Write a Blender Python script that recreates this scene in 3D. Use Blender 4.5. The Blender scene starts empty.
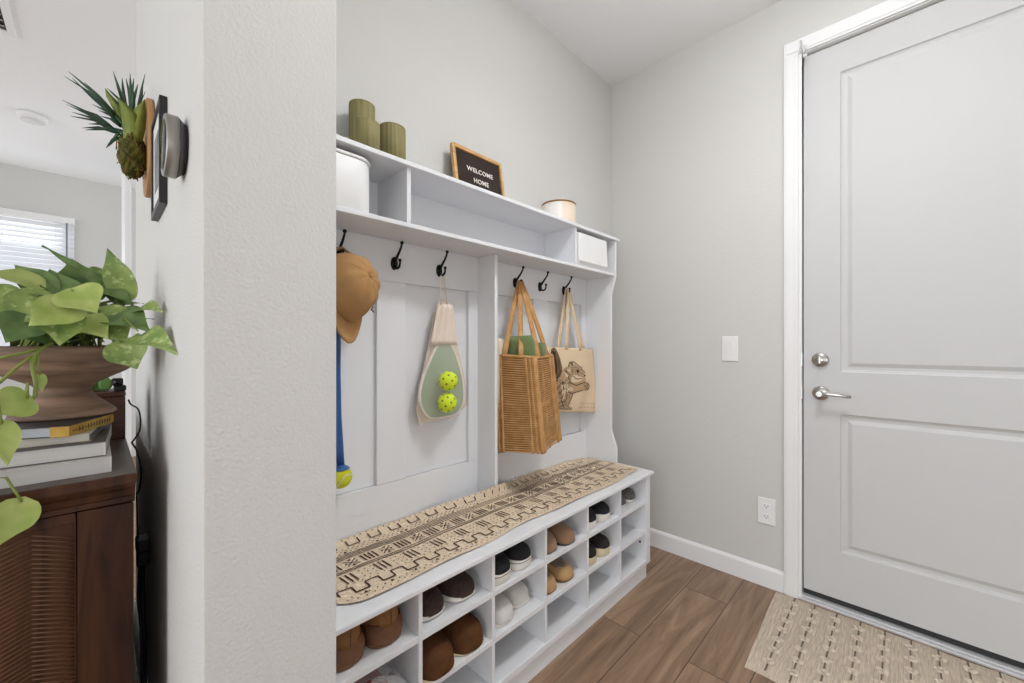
import bpy, bmesh, math, random
from mathutils import Vector, Matrix
random.seed(7)
scn = bpy.context.scene
COL = scn.collection
PI = math.pi

# ------------------------------------------------------------------ camera
CAM_H = 1.143
TH = math.radians(44.209)
FPX, HOR = 404.0, 345.0
cam_d = bpy.data.cameras.new('camera')
cam = bpy.data.objects.new('camera', cam_d)
COL.objects.link(cam)
cam.location = (0, 0, CAM_H)
cam.rotation_euler = (PI / 2, 0, TH)
cam_d.sensor_width = 36
cam_d.lens = FPX / 1024 * 36
cam_d.shift_y = (HOR - 341.5) / 1024
cam_d.clip_start = 0.02
scn.camera = cam

# ------------------------------------------------------------------ world, lights, exposure
w = bpy.data.worlds.new('world')
scn.world = w
w.use_nodes = True
bg = w.node_tree.nodes['Background']
bg.inputs[0].default_value = (0.92, 0.96, 1.0, 1)
bg.inputs[1].default_value = 2

def area(name, loc, target, size, power, col=(1, 1, 1), size_y=None, spread=None):
    d = bpy.data.lights.new(name, 'AREA')
    d.energy = power
    d.color = col
    d.shape = 'RECTANGLE' if size_y else 'DISK'
    d.size = size
    if size_y: d.size_y = size_y
    if spread: d.spread = spread
    o = bpy.data.objects.new(name, d)
    COL.objects.link(o)
    o.location = loc
    o.rotation_euler = (Vector(target) - Vector(loc)).to_track_quat('-Z', 'Y').to_euler()
    return o

area('entry_ceiling_fill', (-0.10, 1.10, 2.35), (-0.10, 1.10, 3), 0.30, 11.0, (0.985, 0.99, 1.0))  # added upward fill to brighten the ceiling, no fixture here
area('entry_ceiling_light', (-0.10, 1.10, 2.70), (-0.10, 1.10, 0), 0.26, 15.5, (0.985, 0.99, 1.0))
area('entry_side_fill', (2.45, -0.2, 1.2), (-1.2, 0.9, 2.7), 2.0, 20.0, (0.98, 0.99, 1.0), 1.8)  # added side fill for the hall wall and bench, no window here
area('rear_fill', (0.4, -4.2, 1.1), (-0.8, 2.0, 2.6), 4.2, 51.0, (0.98, 0.99, 1.0), 1.8)  # added broad fill behind the camera, tilted up towards the ceiling
area('blind_daylight', (-5.50, -0.9, 1.7), (-4.2, -0.9, 2.2), 1.3, 10.0, (0.97, 0.985, 1.0), 1.2)
scn.view_settings.view_transform = 'Standard'
scn.view_settings.look = 'None'
scn.view_settings.gamma = 1
scn.view_settings.use_curve_mapping = False
scn.view_settings.exposure = 0.0

# ------------------------------------------------------------------ helpers
def P(px, py, x):
    """point of the plane x = const that the photograph shows at (px, py)"""
    l = (px - 512) / FPX; v = (HOR - py) / FPX
    s, c = math.sin(TH), math.cos(TH)
    k = x / (-s + c * l)
    return Vector((x, (c + s * l) * k, CAM_H + v * k))

class MB:
    def __init__(self):
        self.v = []; self.f = []; self.m = []; self.sm = []
    def add(self, verts, faces, mat=0, smooth=False):
        o = len(self.v)
        self.v += [tuple(p) for p in verts]
        for f in faces:
            self.f.append([i + o for i in f]); self.m.append(mat); self.sm.append(smooth)
    def box(self, x0, x1, y0, y1, z0, z1, mat=0):
        x0, x1 = min(x0, x1), max(x0, x1); y0, y1 = min(y0, y1), max(y0, y1); z0, z1 = min(z0, z1), max(z0, z1)
        v = [(x, y, z) for z in (z0, z1) for x, y in ((x0, y0), (x1, y0), (x1, y1), (x0, y1))]
        self.add(v, [(3, 2, 1, 0), (4, 5, 6, 7), (0, 1, 5, 4), (1, 2, 6, 5), (2, 3, 7, 6), (3, 0, 4, 7)], mat)
    def prism(self, poly, z0, z1, fn=lambda a, b, z: (a, b, z), mat=0, smooth=False):
        n = len(poly)
        v = [fn(a, b, z0) for a, b in poly] + [fn(a, b, z1) for a, b in poly]
        f = [tuple(range(n))[::-1], tuple(range(n, 2 * n))]
        self.add(v, f, mat)
        self.add(v, [(i, (i + 1) % n, n + (i + 1) % n, n + i) for i in range(n)], mat, smooth)
    def rings(self, rs, mat=0, cap0=True, cap1=True, smooth=True, closed=True):
        n = len(rs[0]); v = [p for r in rs for p in r]; f = []
        for i in range(len(rs) - 1):
            for j in range(n if closed else n - 1):
                k = (j + 1) % n
                f.append((i * n + j, i * n + k, (i + 1) * n + k, (i + 1) * n + j))
        self.add(v, f, mat, smooth)
        if cap0: self.add(rs[0], [tuple(range(n))[::-1]], mat)
        if cap1: self.add(rs[-1], [tuple(range(n))], mat)
    def tube(self, pts, r, n=8, mat=0, flat=1.0, up=None, cyc=False, caps=True):
        pts = [Vector(p) for p in pts]; rs = []
        N = len(pts); prev = None
        for i, p in enumerate(pts):
            if cyc: t = pts[(i + 1) % N] - pts[i - 1]
            else: t = pts[min(i + 1, N - 1)] - pts[max(i - 1, 0)]
            t.normalize()
            if prev is None:
                a = Vector(up) if up else (Vector((0, 0, 1)) if abs(t.z) < .9 else Vector((1, 0, 0)))
            else: a = prev
            a = (a - t * a.dot(t))
            if a.length < 1e-6: a = t.orthogonal()
            a.normalize(); prev = a; b = t.cross(a)
            q = r[i] if isinstance(r, (list, tuple)) else r
            rs.append([p + a * (math.cos(2 * PI * j / n) * q * flat) + b * (math.sin(2 * PI * j / n) * q) for j in range(n)])
        if cyc: rs.append(rs[0])
        self.rings(rs, mat, cap0=caps and not cyc, cap1=caps and not cyc)
    def lathe(self, prof, n=32, c=(0, 0, 0), axis='z', mat=0, caps=True):
        rs = []
        for r, h in prof:
            ring = []
            for j in range(n):
                a = 2 * PI * j / n; u, v = r * math.cos(a), r * math.sin(a)
                q = {'z': (u, v, h), 'y': (v, h, u), 'x': (h, u, v)}[axis]
                ring.append((c[0] + q[0], c[1] + q[1], c[2] + q[2]))
            rs.append(ring)
        self.rings(rs, mat, caps, caps)
    def ball(self, c, r, n=16, mat=0, sx=1, sy=1, sz=1):
        prof = [(r * math.sin(PI * (i + .02) / (n + .04)), -r * math.cos(PI * (i + .02) / (n + .04))) for i in range(n + 1)]
        rs = []
        for q, h in prof:
            rs.append([(c[0] + sx * q * math.cos(2 * PI * j / (2 * n)), c[1] + sy * q * math.sin(2 * PI * j / (2 * n)), c[2] + sz * h) for j in range(2 * n)])
        self.rings(rs, mat)
    def grid(self, fn, nu, nv, mat=0, smooth=True):
        v = [fn(i / nu, j / nv) for i in range(nu + 1) for j in range(nv + 1)]
        f = [(i * (nv + 1) + j, (i + 1) * (nv + 1) + j, (i + 1) * (nv + 1) + j + 1, i * (nv + 1) + j + 1) for i in range(nu) for j in range(nv)]
        self.add(v, f, mat, smooth)

def obj(name, mb, mats, parent=None, local=False, bevel=0, solid=0, sub=0, seg=2):
    me = bpy.data.meshes.new(name)
    me.from_pydata([Vector(p) for p in mb.v], [], mb.f)
    for i, p in enumerate(me.polygons):
        p.material_index = mb.m[i]; p.use_smooth = mb.sm[i]
    for m_ in (mats if isinstance(mats, (list, tuple)) else [mats]): me.materials.append(m_)
    bm = bmesh.new(); bm.from_mesh(me)
    bmesh.ops.remove_doubles(bm, verts=bm.verts, dist=1e-6)
    bmesh.ops.recalc_face_normals(bm, faces=bm.faces)
    bm.to_mesh(me); bm.free()
    o = bpy.data.objects.new(name, me)
    COL.objects.link(o)
    if parent:
        o.parent = parent
        if not local: o.location = -Vector(root_loc(parent))
    if solid:
        s_ = o.modifiers.new('solid', 'SOLIDIFY'); s_.thickness = solid; s_.offset = 0
    if bevel:
        b = o.modifiers.new('bevel', 'BEVEL'); b.width = bevel; b.segments = seg; b.limit_method = 'ANGLE'; b.angle_limit = math.radians(40)
    if sub:
        s_ = o.modifiers.new('sub', 'SUBSURF'); s_.levels = sub; s_.render_levels = sub
    return o

def root_loc(p):
    v = Vector((0, 0, 0))
    while p:
        v += p.location; p = p.parent
    return v

def tag(o, label, cat, group=None):
    o['label'] = label; o['category'] = cat
    if group: o['group'] = group
    return o

def thing(name, label, cat, loc=(0, 0, 0), group=None):
    o = bpy.data.objects.new(name, None)
    COL.objects.link(o)
    o.location = loc; o.empty_display_size = .05
    return tag(o, label, cat, group)

def struct(name, mb, mats, label=None, parent=None, **k):
    o = obj(name, mb, mats, parent, **k)
    o['kind'] = 'structure'
    if label: o['label'] = label
    return o

# ------------------------------------------------------------------ materials
def srgb(r, g, b):
    f = lambda c: (c / 255) / 12.92 if c / 255 <= .04045 else ((c / 255 + .055) / 1.055) ** 2.4
    return (f(r), f(g), f(b), 1)

def mat(name, col, rough=.5, metal=0, var=0, vscale=20, bump=0, bscale=60, stretch=(1, 1, 1), col2=None, spec=.5, trans=0, alpha=1, detail=4, sheen=0):
    m = bpy.data.materials.new(name); m.use_nodes = True
    nt = m.node_tree; b = nt.nodes['Principled BSDF']
    c = srgb(*col)
    b.inputs['Base Color'].default_value = c
    b.inputs['Roughness'].default_value = rough
    b.inputs['Metallic'].default_value = metal
    b.inputs['Specular IOR Level'].default_value = spec
    if trans: b.inputs['Transmission Weight'].default_value = trans
    if sheen: b.inputs['Sheen Weight'].default_value = sheen
    b.inputs['Alpha'].default_value = alpha
    tc = nt.nodes.new('ShaderNodeTexCoord'); mp = nt.nodes.new('ShaderNodeMapping')
    mp.inputs['Scale'].default_value = stretch
    nt.links.new(tc.outputs['Object'], mp.inputs['Vector'])
    if var or col2:
        n = nt.nodes.new('ShaderNodeTexNoise'); n.inputs['Scale'].default_value = vscale; n.inputs['Detail'].default_value = detail
        nt.links.new(mp.outputs[0], n.inputs['Vector'])
        r = nt.nodes.new('ShaderNodeValToRGB')
        r.color_ramp.elements[0].position = .35; r.color_ramp.elements[1].position = .65
        c2 = srgb(*col2) if col2 else tuple(x * (1 - var) for x in c[:3]) + (1,)
        r.color_ramp.elements[0].color = c2; r.color_ramp.elements[1].color = c
        nt.links.new(n.outputs[0], r.inputs[0]); nt.links.new(r.outputs[0], b.inputs['Base Color'])
    if bump:
        n2 = nt.nodes.new('ShaderNodeTexNoise'); n2.inputs['Scale'].default_value = bscale; n2.inputs['Detail'].default_value = 3
        nt.links.new(mp.outputs[0], n2.inputs['Vector'])
        bp = nt.nodes.new('ShaderNodeBump'); bp.inputs['Strength'].default_value = bump; bp.inputs['Distance'].default_value = .004
        nt.links.new(n2.outputs[0], bp.inputs['Height']); nt.links.new(bp.outputs[0], b.inputs['Normal'])
    return m

M = {}
M['wall'] = mat('wall_paint', (206, 205, 202), .85, bump=.22, bscale=95, spec=.25)
M['wall_tex'] = mat('orange_peel_paint', (212, 211, 208), .8, bump=.42, bscale=170, spec=.25)
M['ceil'] = mat('ceiling_paint', (238, 239, 240), .9, bump=.15, bscale=80, spec=.2)
M['trim'] = mat('white_trim', (232, 232, 232), .6, spec=.25)
M['door'] = mat('white_door_paint', (200, 200, 200), .6, spec=.25)
M['cab'] = mat('white_melamine', (230, 231, 234), .4)
M['black'] = mat('black_metal', (24, 22, 21), .4, .6)
M['blackp'] = mat('black_plastic', (18, 18, 19), .5)
M['nickel'] = mat('satin_nickel', (190, 188, 184), .25, 1)
M['alu'] = mat('aluminium', (206, 206, 208), .5, .35)
M['rubber'] = mat('dark_rubber', (40, 41, 42), .6)

def floor_mat():
    m = bpy.data.materials.new('oak_planks'); m.use_nodes = True
    nt = m.node_tree; b = nt.nodes['Principled BSDF']; L = nt.links.new
    tc = nt.nodes.new('ShaderNodeTexCoord'); mp = nt.nodes.new('ShaderNodeMapping')
    L(tc.outputs['Object'], mp.inputs[0])
    mp.inputs['Rotation'].default_value = (0, 0, PI / 2)
    mp.inputs['Location'].default_value = (0.268, 0.006, 0)
    def brick(mort):
        br = nt.nodes.new('ShaderNodeTexBrick')
        br.offset = .37; br.inputs['Scale'].default_value = 1
        br.inputs['Mortar Size'].default_value = mort; br.inputs['Mortar Smooth'].default_value = .1
        br.inputs['Brick Width'].default_value = 1.22; br.inputs['Row Height'].default_value = .185
        br.inputs['Color1'].default_value = (0, 0, 0, 1); br.inputs['Color2'].default_value = (1, 1, 1, 1); br.inputs['Mortar'].default_value = (.5, .5, .5, 1)
        L(mp.outputs[0], br.inputs['Vector']); return br
    br = brick(.0016)
    mp2 = nt.nodes.new('ShaderNodeMapping'); mp2.inputs['Scale'].default_value = (9, .8, 1)
    ad = nt.nodes.new('ShaderNodeVectorMath'); ad.operation = 'ADD'
    cx = nt.nodes.new('ShaderNodeCombineXYZ')
    mu = nt.nodes.new('ShaderNodeMath'); mu.operation = 'MULTIPLY'; mu.inputs[1].default_value = 7.3
    L(br.outputs['Color'], mu.inputs[0]); L(mu.outputs[0], cx.inputs[1]); L(mu.outputs[0], cx.inputs[0])
    L(tc.outputs['Object'], mp2.inputs[0]); L(mp2.outputs[0], ad.inputs[0]); L(cx.outputs[0], ad.inputs[1])
    n = nt.nodes.new('ShaderNodeTexNoise'); n.inputs['Scale'].default_value = 1.6; n.inputs['Detail'].default_value = 7; n.inputs['Distortion'].default_value = 1.6; n.inputs['Roughness'].default_value = .62
    L(ad.outputs[0], n.inputs['Vector'])
    r = nt.nodes.new('ShaderNodeValToRGB')
    e = r.color_ramp.elements
    e[0].position = .28; e[0].color = srgb(112, 88, 67)
    e[1].position = .72; e[1].color = srgb(176, 147, 121)
    k = e.new(.5); k.color = srgb(146, 118, 94)
    L(n.outputs[0], r.inputs[0])
    mx = nt.nodes.new('ShaderNodeMixRGB'); mx.blend_type = 'MULTIPLY'; mx.inputs[0].default_value = .35
    r2 = nt.nodes.new('ShaderNodeValToRGB'); r2.color_ramp.elements[0].color = (.62, .60, .58, 1); r2.color_ramp.elements[1].color = (1, 1, 1, 1)
    L(br.outputs['Color'], r2.inputs[0]); L(r.outputs[0], mx.inputs[1]); L(r2.outputs[0], mx.inputs[2])
    m2 = nt.nodes.new('ShaderNodeMixRGB'); m2.blend_type = 'MIX'; m2.inputs[2].default_value = srgb(66, 52, 42)
    L(br.outputs['Fac'], m2.inputs[0]); L(mx.outputs[0], m2.inputs[1])
    L(m2.outputs[0], b.inputs['Base Color'])
    b.inputs['Roughness'].default_value = .42
    bp = nt.nodes.new('ShaderNodeBump'); bp.inputs['Strength'].default_value = .25; bp.inputs['Distance'].default_value = .002
    L(n.outputs[0], bp.inputs['Height']); L(bp.outputs[0], b.inputs['Normal'])
    return m
M['floor'] = floor_mat()

def wood_mat(name, dark, light, stretch, scale=3, rough=.45, dist=1.2, bump=.15):
    m = bpy.data.materials.new(name); m.use_nodes = True
    nt = m.node_tree; b = nt.nodes['Principled BSDF']; L = nt.links.new
    tc = nt.nodes.new('ShaderNodeTexCoord'); mp = nt.nodes.new('ShaderNodeMapping'); mp.inputs['Scale'].default_value = stretch
    L(tc.outputs['Object'], mp.inputs[0])
    n = nt.nodes.new('ShaderNodeTexNoise'); n.inputs['Scale'].default_value = scale; n.inputs['Detail'].default_value = 8; n.inputs['Distortion'].default_value = dist
    L(mp.outputs[0], n.inputs[0])
    r = nt.nodes.new('ShaderNodeValToRGB'); e = r.color_ramp.elements
    e[0].position = .3; e[0].color = srgb(*dark); e[1].position = .7; e[1].color = srgb(*light)
    L(n.outputs[0], r.inputs[0]); L(r.outputs[0], b.inputs['Base Color'])
    b.inputs['Roughness'].default_value = rough
    bp = nt.nodes.new('ShaderNodeBump'); bp.inputs['Strength'].default_value = bump; bp.inputs['Distance'].default_value = .003
    L(n.outputs[0], bp.inputs['Height']); L(bp.outputs[0], b.inputs['Normal'])
    return m

# ------------------------------------------------------------------ room shell
XW, YD, ZC = -1.302, 2.216, 2.74          # hall wall, door wall, ceiling
YL, YB, XS = 0.112, 0.3125, -0.76          # partition: living-room face, hall face, free end
XF = -5.68
b = MB(); b.box(-6.2, 2.7, -4.6, 2.45, -.06, 0); struct('floor', b, M['floor'])
b = MB(); b.box(-6.2, 2.7, -4.6, 2.45, ZC, ZC + .08); struct('ceiling', b, M['ceil'])
b = MB(); b.box(XW - .12, XW, YB, YD + .16, 0, ZC); struct('wall_hall', b, M['wall'])
# door wall in three pieces round the opening, one mesh
DX0, DX1, DZ = -.333, .596, 2.452
b = MB()
b.box(XW - .12, DX0, YD, YD + .16, 0, ZC); b.box(DX1, 2.6, YD, YD + .16, 0, ZC); b.box(DX0, DX1, YD, YD + .16, DZ, ZC)
struct('wall_door', b, M['wall'])
b = MB(); b.box(-2.27, XS, YL, YB, 0, ZC)
struct('wall_partition', b, M['wall_tex'], bevel=.003, seg=2)
b = MB(); b.box(2.6, 2.72, -4.6, YD + .16, 0, ZC); struct('wall_right', b, M['wall'])
# far living-room wall with a window opening
WY0, WY1, WZ0, WZ1 = -1.55, -.175, .95, 2.31
b = MB()
b.box(XF - .14, XF, -4.6, WY0, 0, ZC); b.box(XF - .14, XF, WY1, 2.4, 0, ZC)
b.box(XF - .14, XF, WY0, WY1, 0, WZ0); b.box(XF - .14, XF, WY0, WY1, WZ1, ZC)
struct('wall_far', b, M['wall'])
# white-painted wall end further down the living room
b = MB(); b.box(-5.1, -4.5, .158, .196, 0, ZC); struct('wall_stub', b, M['trim'], bevel=.004)

# baseboards
def base_profile(x0, x1):
    return [(0, 0), (.014, 0), (.014, .082), (.009, .091), (.004, .095), (0, .095)]
b = MB(); b.prism(base_profile(0, 0), XW + .012, -.3995, lambda a, z, t: (t, YD - a, z)); struct('baseboard_door', b, M['trim'])
b = MB(); b.prism(base_profile(0, 0), 1.925, YD, lambda a, z, t: (XW + a, t, z)); struct('baseboard_hall', b, M['trim'])
b = MB(); b.prism(base_profile(0, 0), YL, YB, lambda a, z, t: (XS + a, t, z)); struct('baseboard_partition', b, M['trim'])
b = MB(); b.prism(base_profile(0, 0), -2.27, XS + .014, lambda a, z, t: (t, YL - a, z)); struct('baseboard_living', b, M['trim'])
b = MB(); b.prism(base_profile(0, 0), .668, 2.6, lambda a, z, t: (t, YD - a, z)); struct('baseboard_entry', b, M['trim'])

# ------------------------------------------------------------------ entry door
t1 = MB()
cw = .054
for x0, x1 in ((-.3985, -.3985 + cw), (.607, .607 + cw)):
    t1.box(x0, x1, YD - .016, YD, 0, 2.4535)
    t1.box(x0 + .008, x1 - .012, YD - .019, YD - .016, 0, 2.4535)
t1.box(-.3985, .661, YD - .016, YD, 2.4535, 2.5185); t1.box(-.388, .651, YD - .019, YD - .016, 2.465, 2.508)
struct('trim_1', t1, M['trim'], bevel=.003)
t2 = MB()
t2.box(-.3445, -.333, YD - .012, YD + .13, 0, 2.4535); t2.box(.596, .607, YD - .012, YD + .13, 0, 2.4535)
t2.box(-.333, .596, YD - .012, YD + .13, 2.448, 2.4535)
t2.box(-.333, -.318, YD + .066, YD + .08, 0.03, 2.448); t2.box(.581, .596, YD + .066, YD + .08, .03, 2.448)
struct('trim_2', t2, M['trim'], bevel=.002)

YDF = YD + .014                                # front face of the leaf
door = thing('door_1', 'white two-panel entry door with satin nickel hardware', 'door', (-.327, YDF, 0))
del door['category']; door['kind'] = 'structure'
b = MB()
lx0, lx1, lz0, lz1 = -.3285, .592, .046, 2.444
pz = [(.250, .846), (1.026, 2.318)]; px0, px1 = -.200, .464
def fq(x0, x1, z0, z1, y=YDF): b.add([(x0, y, z0), (x1, y, z0), (x1, y, z1), (x0, y, z1)], [(0, 1, 2, 3)])
fq(lx0, px0, lz0, lz1); fq(px1, lx1, lz0, lz1)
fq(px0, px1, lz0, pz[0][0]); fq(px0, px1, pz[0][1], pz[1][0]); fq(px0, px1, pz[1][1], lz1)
for z0, z1 in pz:
    st = [(0, 0), (.004, .006), (.012, .0095), (.024, .0095), (.040, .002), (.043, .002)]
    rr = []
    for ins, dep in st:
        rr.append([(px0 + ins, YDF + dep, z0 + ins), (px1 - ins, YDF + dep, z0 + ins), (px1 - ins, YDF + dep, z1 - ins), (px0 + ins, YDF + dep, z1 - ins)])
    b.rings(rr, 0, False, True, smooth=False)
yb_ = YDF + .044
b.add([(lx0, YDF, lz0), (lx1, YDF, lz0), (lx1, YDF, lz1), (lx0, YDF, lz1), (lx0, yb_, lz0), (lx1, yb_, lz0), (lx1, yb_, lz1), (lx0, yb_, lz1)],
      [(0, 4, 5, 1), (1, 5, 6, 2), (2, 6, 7, 3), (3, 7, 4, 0), (4, 7, 6, 5)])
obj('panel_leaf', b, M['door'], door)
b = MB(); b.box(lx0, lx1, YDF + .004, YDF + .04, .024, .047); obj('door_sweep', b, M['rubber'], door)
# lever
hx, hz = -.266, .931
b = MB(); b.lathe([(.0, YDF - .0005), (.031, YDF - .0005), (.031, YDF - .007), (.028, YDF - .010), (0.0, YDF - .010)], 32, (hx, 0, hz), 'y'); lev = obj('rosette', b, M['nickel'], door)
b = MB(); b.lathe([(.011, YDF - .008), (.011, YDF - .045), (.013, YDF - .047), (.013, YDF - .058), (.010, YDF - .061)], 20, (hx, 0, hz), 'y')
b.tube([(hx - .006, YDF - .053, hz), (hx + .03, YDF - .053, hz), (hx + .07, YDF - .052, hz - .002), (hx + .105, YDF - .049, hz - .005)], [.0085, .007, .0065, .006], 12)
obj('lever_handle', b, M['nickel'], door)
b = MB(); dz_ = 1.077
b.lathe([(0, YDF - .0005), (.031, YDF - .0005), (.031, YDF - .006), (.026, YDF - .012), (.0, YDF - .012)], 32, (hx - .002, 0, dz_), 'y'); obj('deadbolt_plate', b, M['nickel'], door)
b = MB(); b.lathe([(.014, YDF - .011), (.013, YDF - .017), (.006, YDF - .018)], 20, (hx - .002, 0, dz_), 'y')
b.box(hx - .006, hx + .002, YDF - .030, YDF - .016, dz_ - .016, dz_ + .016); obj('thumb_turn', b, M['nickel'], door, bevel=.002)
for zz in (1.077, .931):
    b = MB(); b.box(-.3335, -.3305, YD - .013, YD + .012, zz - .03, zz + .03); obj('strike_plate', b, M['nickel'], door)
b = MB()
b.box(-.345, .607, YD - .016, YD + .13, 0, .012); b.box(-.345, .607, YD - .004, YD + .11, .012, .020)
struct('trim_3', b, M['alu'], bevel=.003)
# small latch at the top corner of the door
lt = thing('door_latch', 'small grey metal flip latch at the top corner of white door', 'latch', (-.325, YD - .019, 2.455))
b = MB(); b.box(-.340, -.312, YD - .0225, YD - .0195, 2.4545, 2.475); b.tube([(-.334, YD - .027, 2.50), (-.329, YD - .03, 2.475), (-.322, YD - .03, 2.45), (-.318, YD - .027, 2.436)], [.004, .005, .006, .005], 8); obj('latch_arm', b, M['alu'], lt)
b = MB(); b.ball((-.318, YD - .0275, 2.425), .0085, 8); obj('bumper', b, M['trim'], lt)

# wall plates
sw = thing('light_switch', 'white rocker light switch on the grey wall beside the door', 'light switch', (-.629, YD, 1.124))
b = MB(); b.box(-.667, -.592, YD - .006, YD, 1.062, 1.187); obj('cover_plate', b, M['trim'], sw, bevel=.003)
b = MB(); b.add([(-.6455, YD - .0055, 1.091), (-.6135, YD - .0055, 1.091), (-.6135, YD - .0055, 1.158), (-.6455, YD - .0055, 1.158),
                 (-.6455, YD - .0075, 1.091), (-.6135, YD - .0075, 1.091), (-.6135, YD - .012, 1.158), (-.6455, YD - .012, 1.158)],
                [(0, 1, 5, 4), (1, 2, 6, 5), (2, 3, 7, 6), (3, 0, 4, 7), (4, 5, 6, 7)]); obj('rocker', b, M['trim'], sw)
ol = thing('wall_outlet', 'white double socket low on the grey wall left of the door', 'outlet', (-.470, YD, .355))
b = MB(); b.box(-.507, -.433, YD - .006, YD, .293, .418); obj('cover_plate', b, M['trim'], ol, bevel=.003)
for zc in (.380, .331):
    b = MB(); b.prism([(math.cos(a) * .0165, max(-.0125, min(.0125, math.sin(a) * .0165))) for a in [2 * PI * i / 24 for i in range(24)]], YD - .0085, YD - .0055, lambda p, q, y: (-.470 + p, y, zc + q)); so = obj('socket', b, M['trim'], ol)
    b = MB(); b.box(-.4775, -.4755, YD - .009, YD - .008, zc, zc + .008); b.box(-.4645, -.4625, YD - .009, YD - .008, zc, zc + .008); b.lathe([(.0025, YD - .009), (.0025, YD - .008)], 10, (-.470, 0, zc - .006), 'y'); obj('slots', b, M['blackp'], so)
    # sub-part sits in its socket's frame
    so.children[0].location = (0, 0, 0)

# ------------------------------------------------------------------ far window with blind
win = thing('window_1', 'bright white-framed living-room window behind a lowered blind', 'window', (XF, (WY0 + WY1) / 2, WZ0))
del win['category']; win['kind'] = 'structure'
b = MB()
for (y0, y1, z0, z1) in ((WY0, WY0 + .05, WZ0, WZ1), (WY1 - .05, WY1, WZ0, WZ1), (WY0 + .05, WY1 - .05, WZ0, WZ0 + .05), (WY0 + .05, WY1 - .05, WZ1 - .05, WZ1), ((WY0 + WY1) / 2 - .02, (WY0 + WY1) / 2 + .02, WZ0 + .05, WZ1 - .05)):
    b.box(XF - .12, XF - .08, y0, y1, z0, z1)
obj('window_frame', b, M['trim'], win)
mg = bpy.data.materials.new('window_glass'); mg.use_nodes = True
gb = mg.node_tree.nodes['Principled BSDF']; gb.inputs['Transmission Weight'].default_value = 1; gb.inputs['Roughness'].default_value = 0; gb.inputs['IOR'].default_value = 1.02
b = MB(); b.box(XF - .102, XF - .098, WY0 + .05, WY1 - .05, WZ0 + .05, WZ1 - .05); obj('pane', b, mg, win)
bl = thing('window_blind', 'white horizontal slat blind lowered over the living-room window', 'blind', (XF - .04, (WY0 + WY1) / 2, WZ1))
b = MB(); b.box(XF + .001, XF + .062, WY0 - .03, WY1 + .03, WZ1 - .035, WZ1 + .028); obj('valance', b, M['trim'], bl, bevel=.006)
b = MB(); z = WZ1 - .06
while z > WZ0 - .02:
    c_, s_ = math.cos(.98) * .0255, math.sin(.98) * .0255
    b.add([(XF + .032 - c_, WY0 - .026, z + s_), (XF + .032 + c_, WY0 - .026, z - s_), (XF + .032 + c_, WY1 + .026, z - s_), (XF + .032 - c_, WY1 + .026, z + s_)], [(0, 1, 2, 3)])
    z -= .043
mslat = mat('blind_slat', (240, 242, 246), .5)
obj('slats', b, mslat, bl, solid=.003)
b = MB()
for yy in (WY0 + .2, (WY0 + WY1) / 2, WY1 - .09): b.tube([(XF + .058, yy, WZ1 - .03), (XF + .058, yy, WZ0 - .02)], .0015, 5)
obj('ladder_cord', b, M['trim'], bl)
b = MB(); b.tube([(XF + .070, WY1 - .02, WZ1 - .03), (XF + .072, WY1 - .02, WZ1 - .78)], .006, 8); obj('tilt_wand', b, mat('grey_wand', (120, 122, 126), .3), bl)

# ceiling fittings in the living room
vt = thing('ceiling_vent', 'white louvred air vent in the living-room ceiling', 'vent', (-3.3, -.45, ZC))
b = MB()
vx0, vx1, vy0, vy1 = -3.29, -2.86, -.62, -.288
for (x0, x1, y0, y1) in ((vx0, vx1, vy0, vy0 + .028), (vx0, vx1, vy1 - .028, vy1), (vx0, vx0 + .028, vy0 + .028, vy1 - .028), (vx1 - .028, vx1, vy0 + .028, vy1 - .028)): b.box(x0, x1, y0, y1, ZC - .012, ZC - .0005)
obj('frame', b, M['trim'], vt, bevel=.002)
b = MB(); b.box(vx0 + .026, vx1 - .026, vy0 + .026, vy1 - .026, ZC - .004, ZC - .001); obj('duct_shadow', b, M['blackp'], vt).name = 'duct_shade_sheet'  # black sheet standing in for the shade behind the louvres
b = MB()
for i in range(7):
    x = vx0 + .06 + i * .052
    b.add([(x, vy0 + .034, ZC - .002), (x + .022, vy0 + .034, ZC - .014), (x + .022, vy1 - .034, ZC - .014), (x, vy1 - .034, ZC - .002)], [(0, 1, 2, 3)])
obj('louvres', b, M['trim'], vt, solid=.002)
sd = thing('smoke_detector', 'round white smoke detector on the living-room ceiling', 'smoke detector', (-4.35, -.31, ZC))
b = MB(); b.lathe([(.0, 0), (.075, 0), (.075, -.02), (.07, -.032), (.055, -.04), (.0, -.042)], 36, (-4.35, -.312, ZC)); obj('housing', b, M['trim'], sd)
b = MB(); b.lathe([(.056, -.0395), (.056, -.0425), (.03, -.047), (0, -.048)], 30, (-4.35, -.312, ZC)); obj('sensor_cap', b, mat('off_white_plastic', (214, 214, 214), .5), sd)

# ------------------------------------------------------------------ bench with shoe cubbies
bench = thing('shoe_bench', 'long white storage bench with rows of open shoe cubbies', 'bench', (-1.1, 1.11, 0))
BX0, BX1, BY0, BY1 = -1.298, -.902, .322, 1.900
b = MB(); b.box(BX0, -.890, .316, 1.925, .505, .520); obj('seat_top', b, M['cab'], bench, bevel=.003)
b = MB(); b.box(BX0, -.914, .33, 1.890, .0005, .078); b.box(BX0, -.898, .326, 1.8995, .078, .100); obj('plinth', b, M['cab'], bench, bevel=.002)
for y0, y1 in ((.322, .338), (1.856, 1.900)):
    b = MB(); b.box(BX0, -.899, y0, y1, .082, .505); obj('side_panel', b, M['cab'], bench, bevel=.002)
b = MB(); b.box(BX0, BX0 + .006, .338, 1.856, .1, .505); obj('back_board', b, M['cab'], bench)
DIV = [.327, .587, .847, 1.099, 1.360, 1.618, 1.850]
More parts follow.
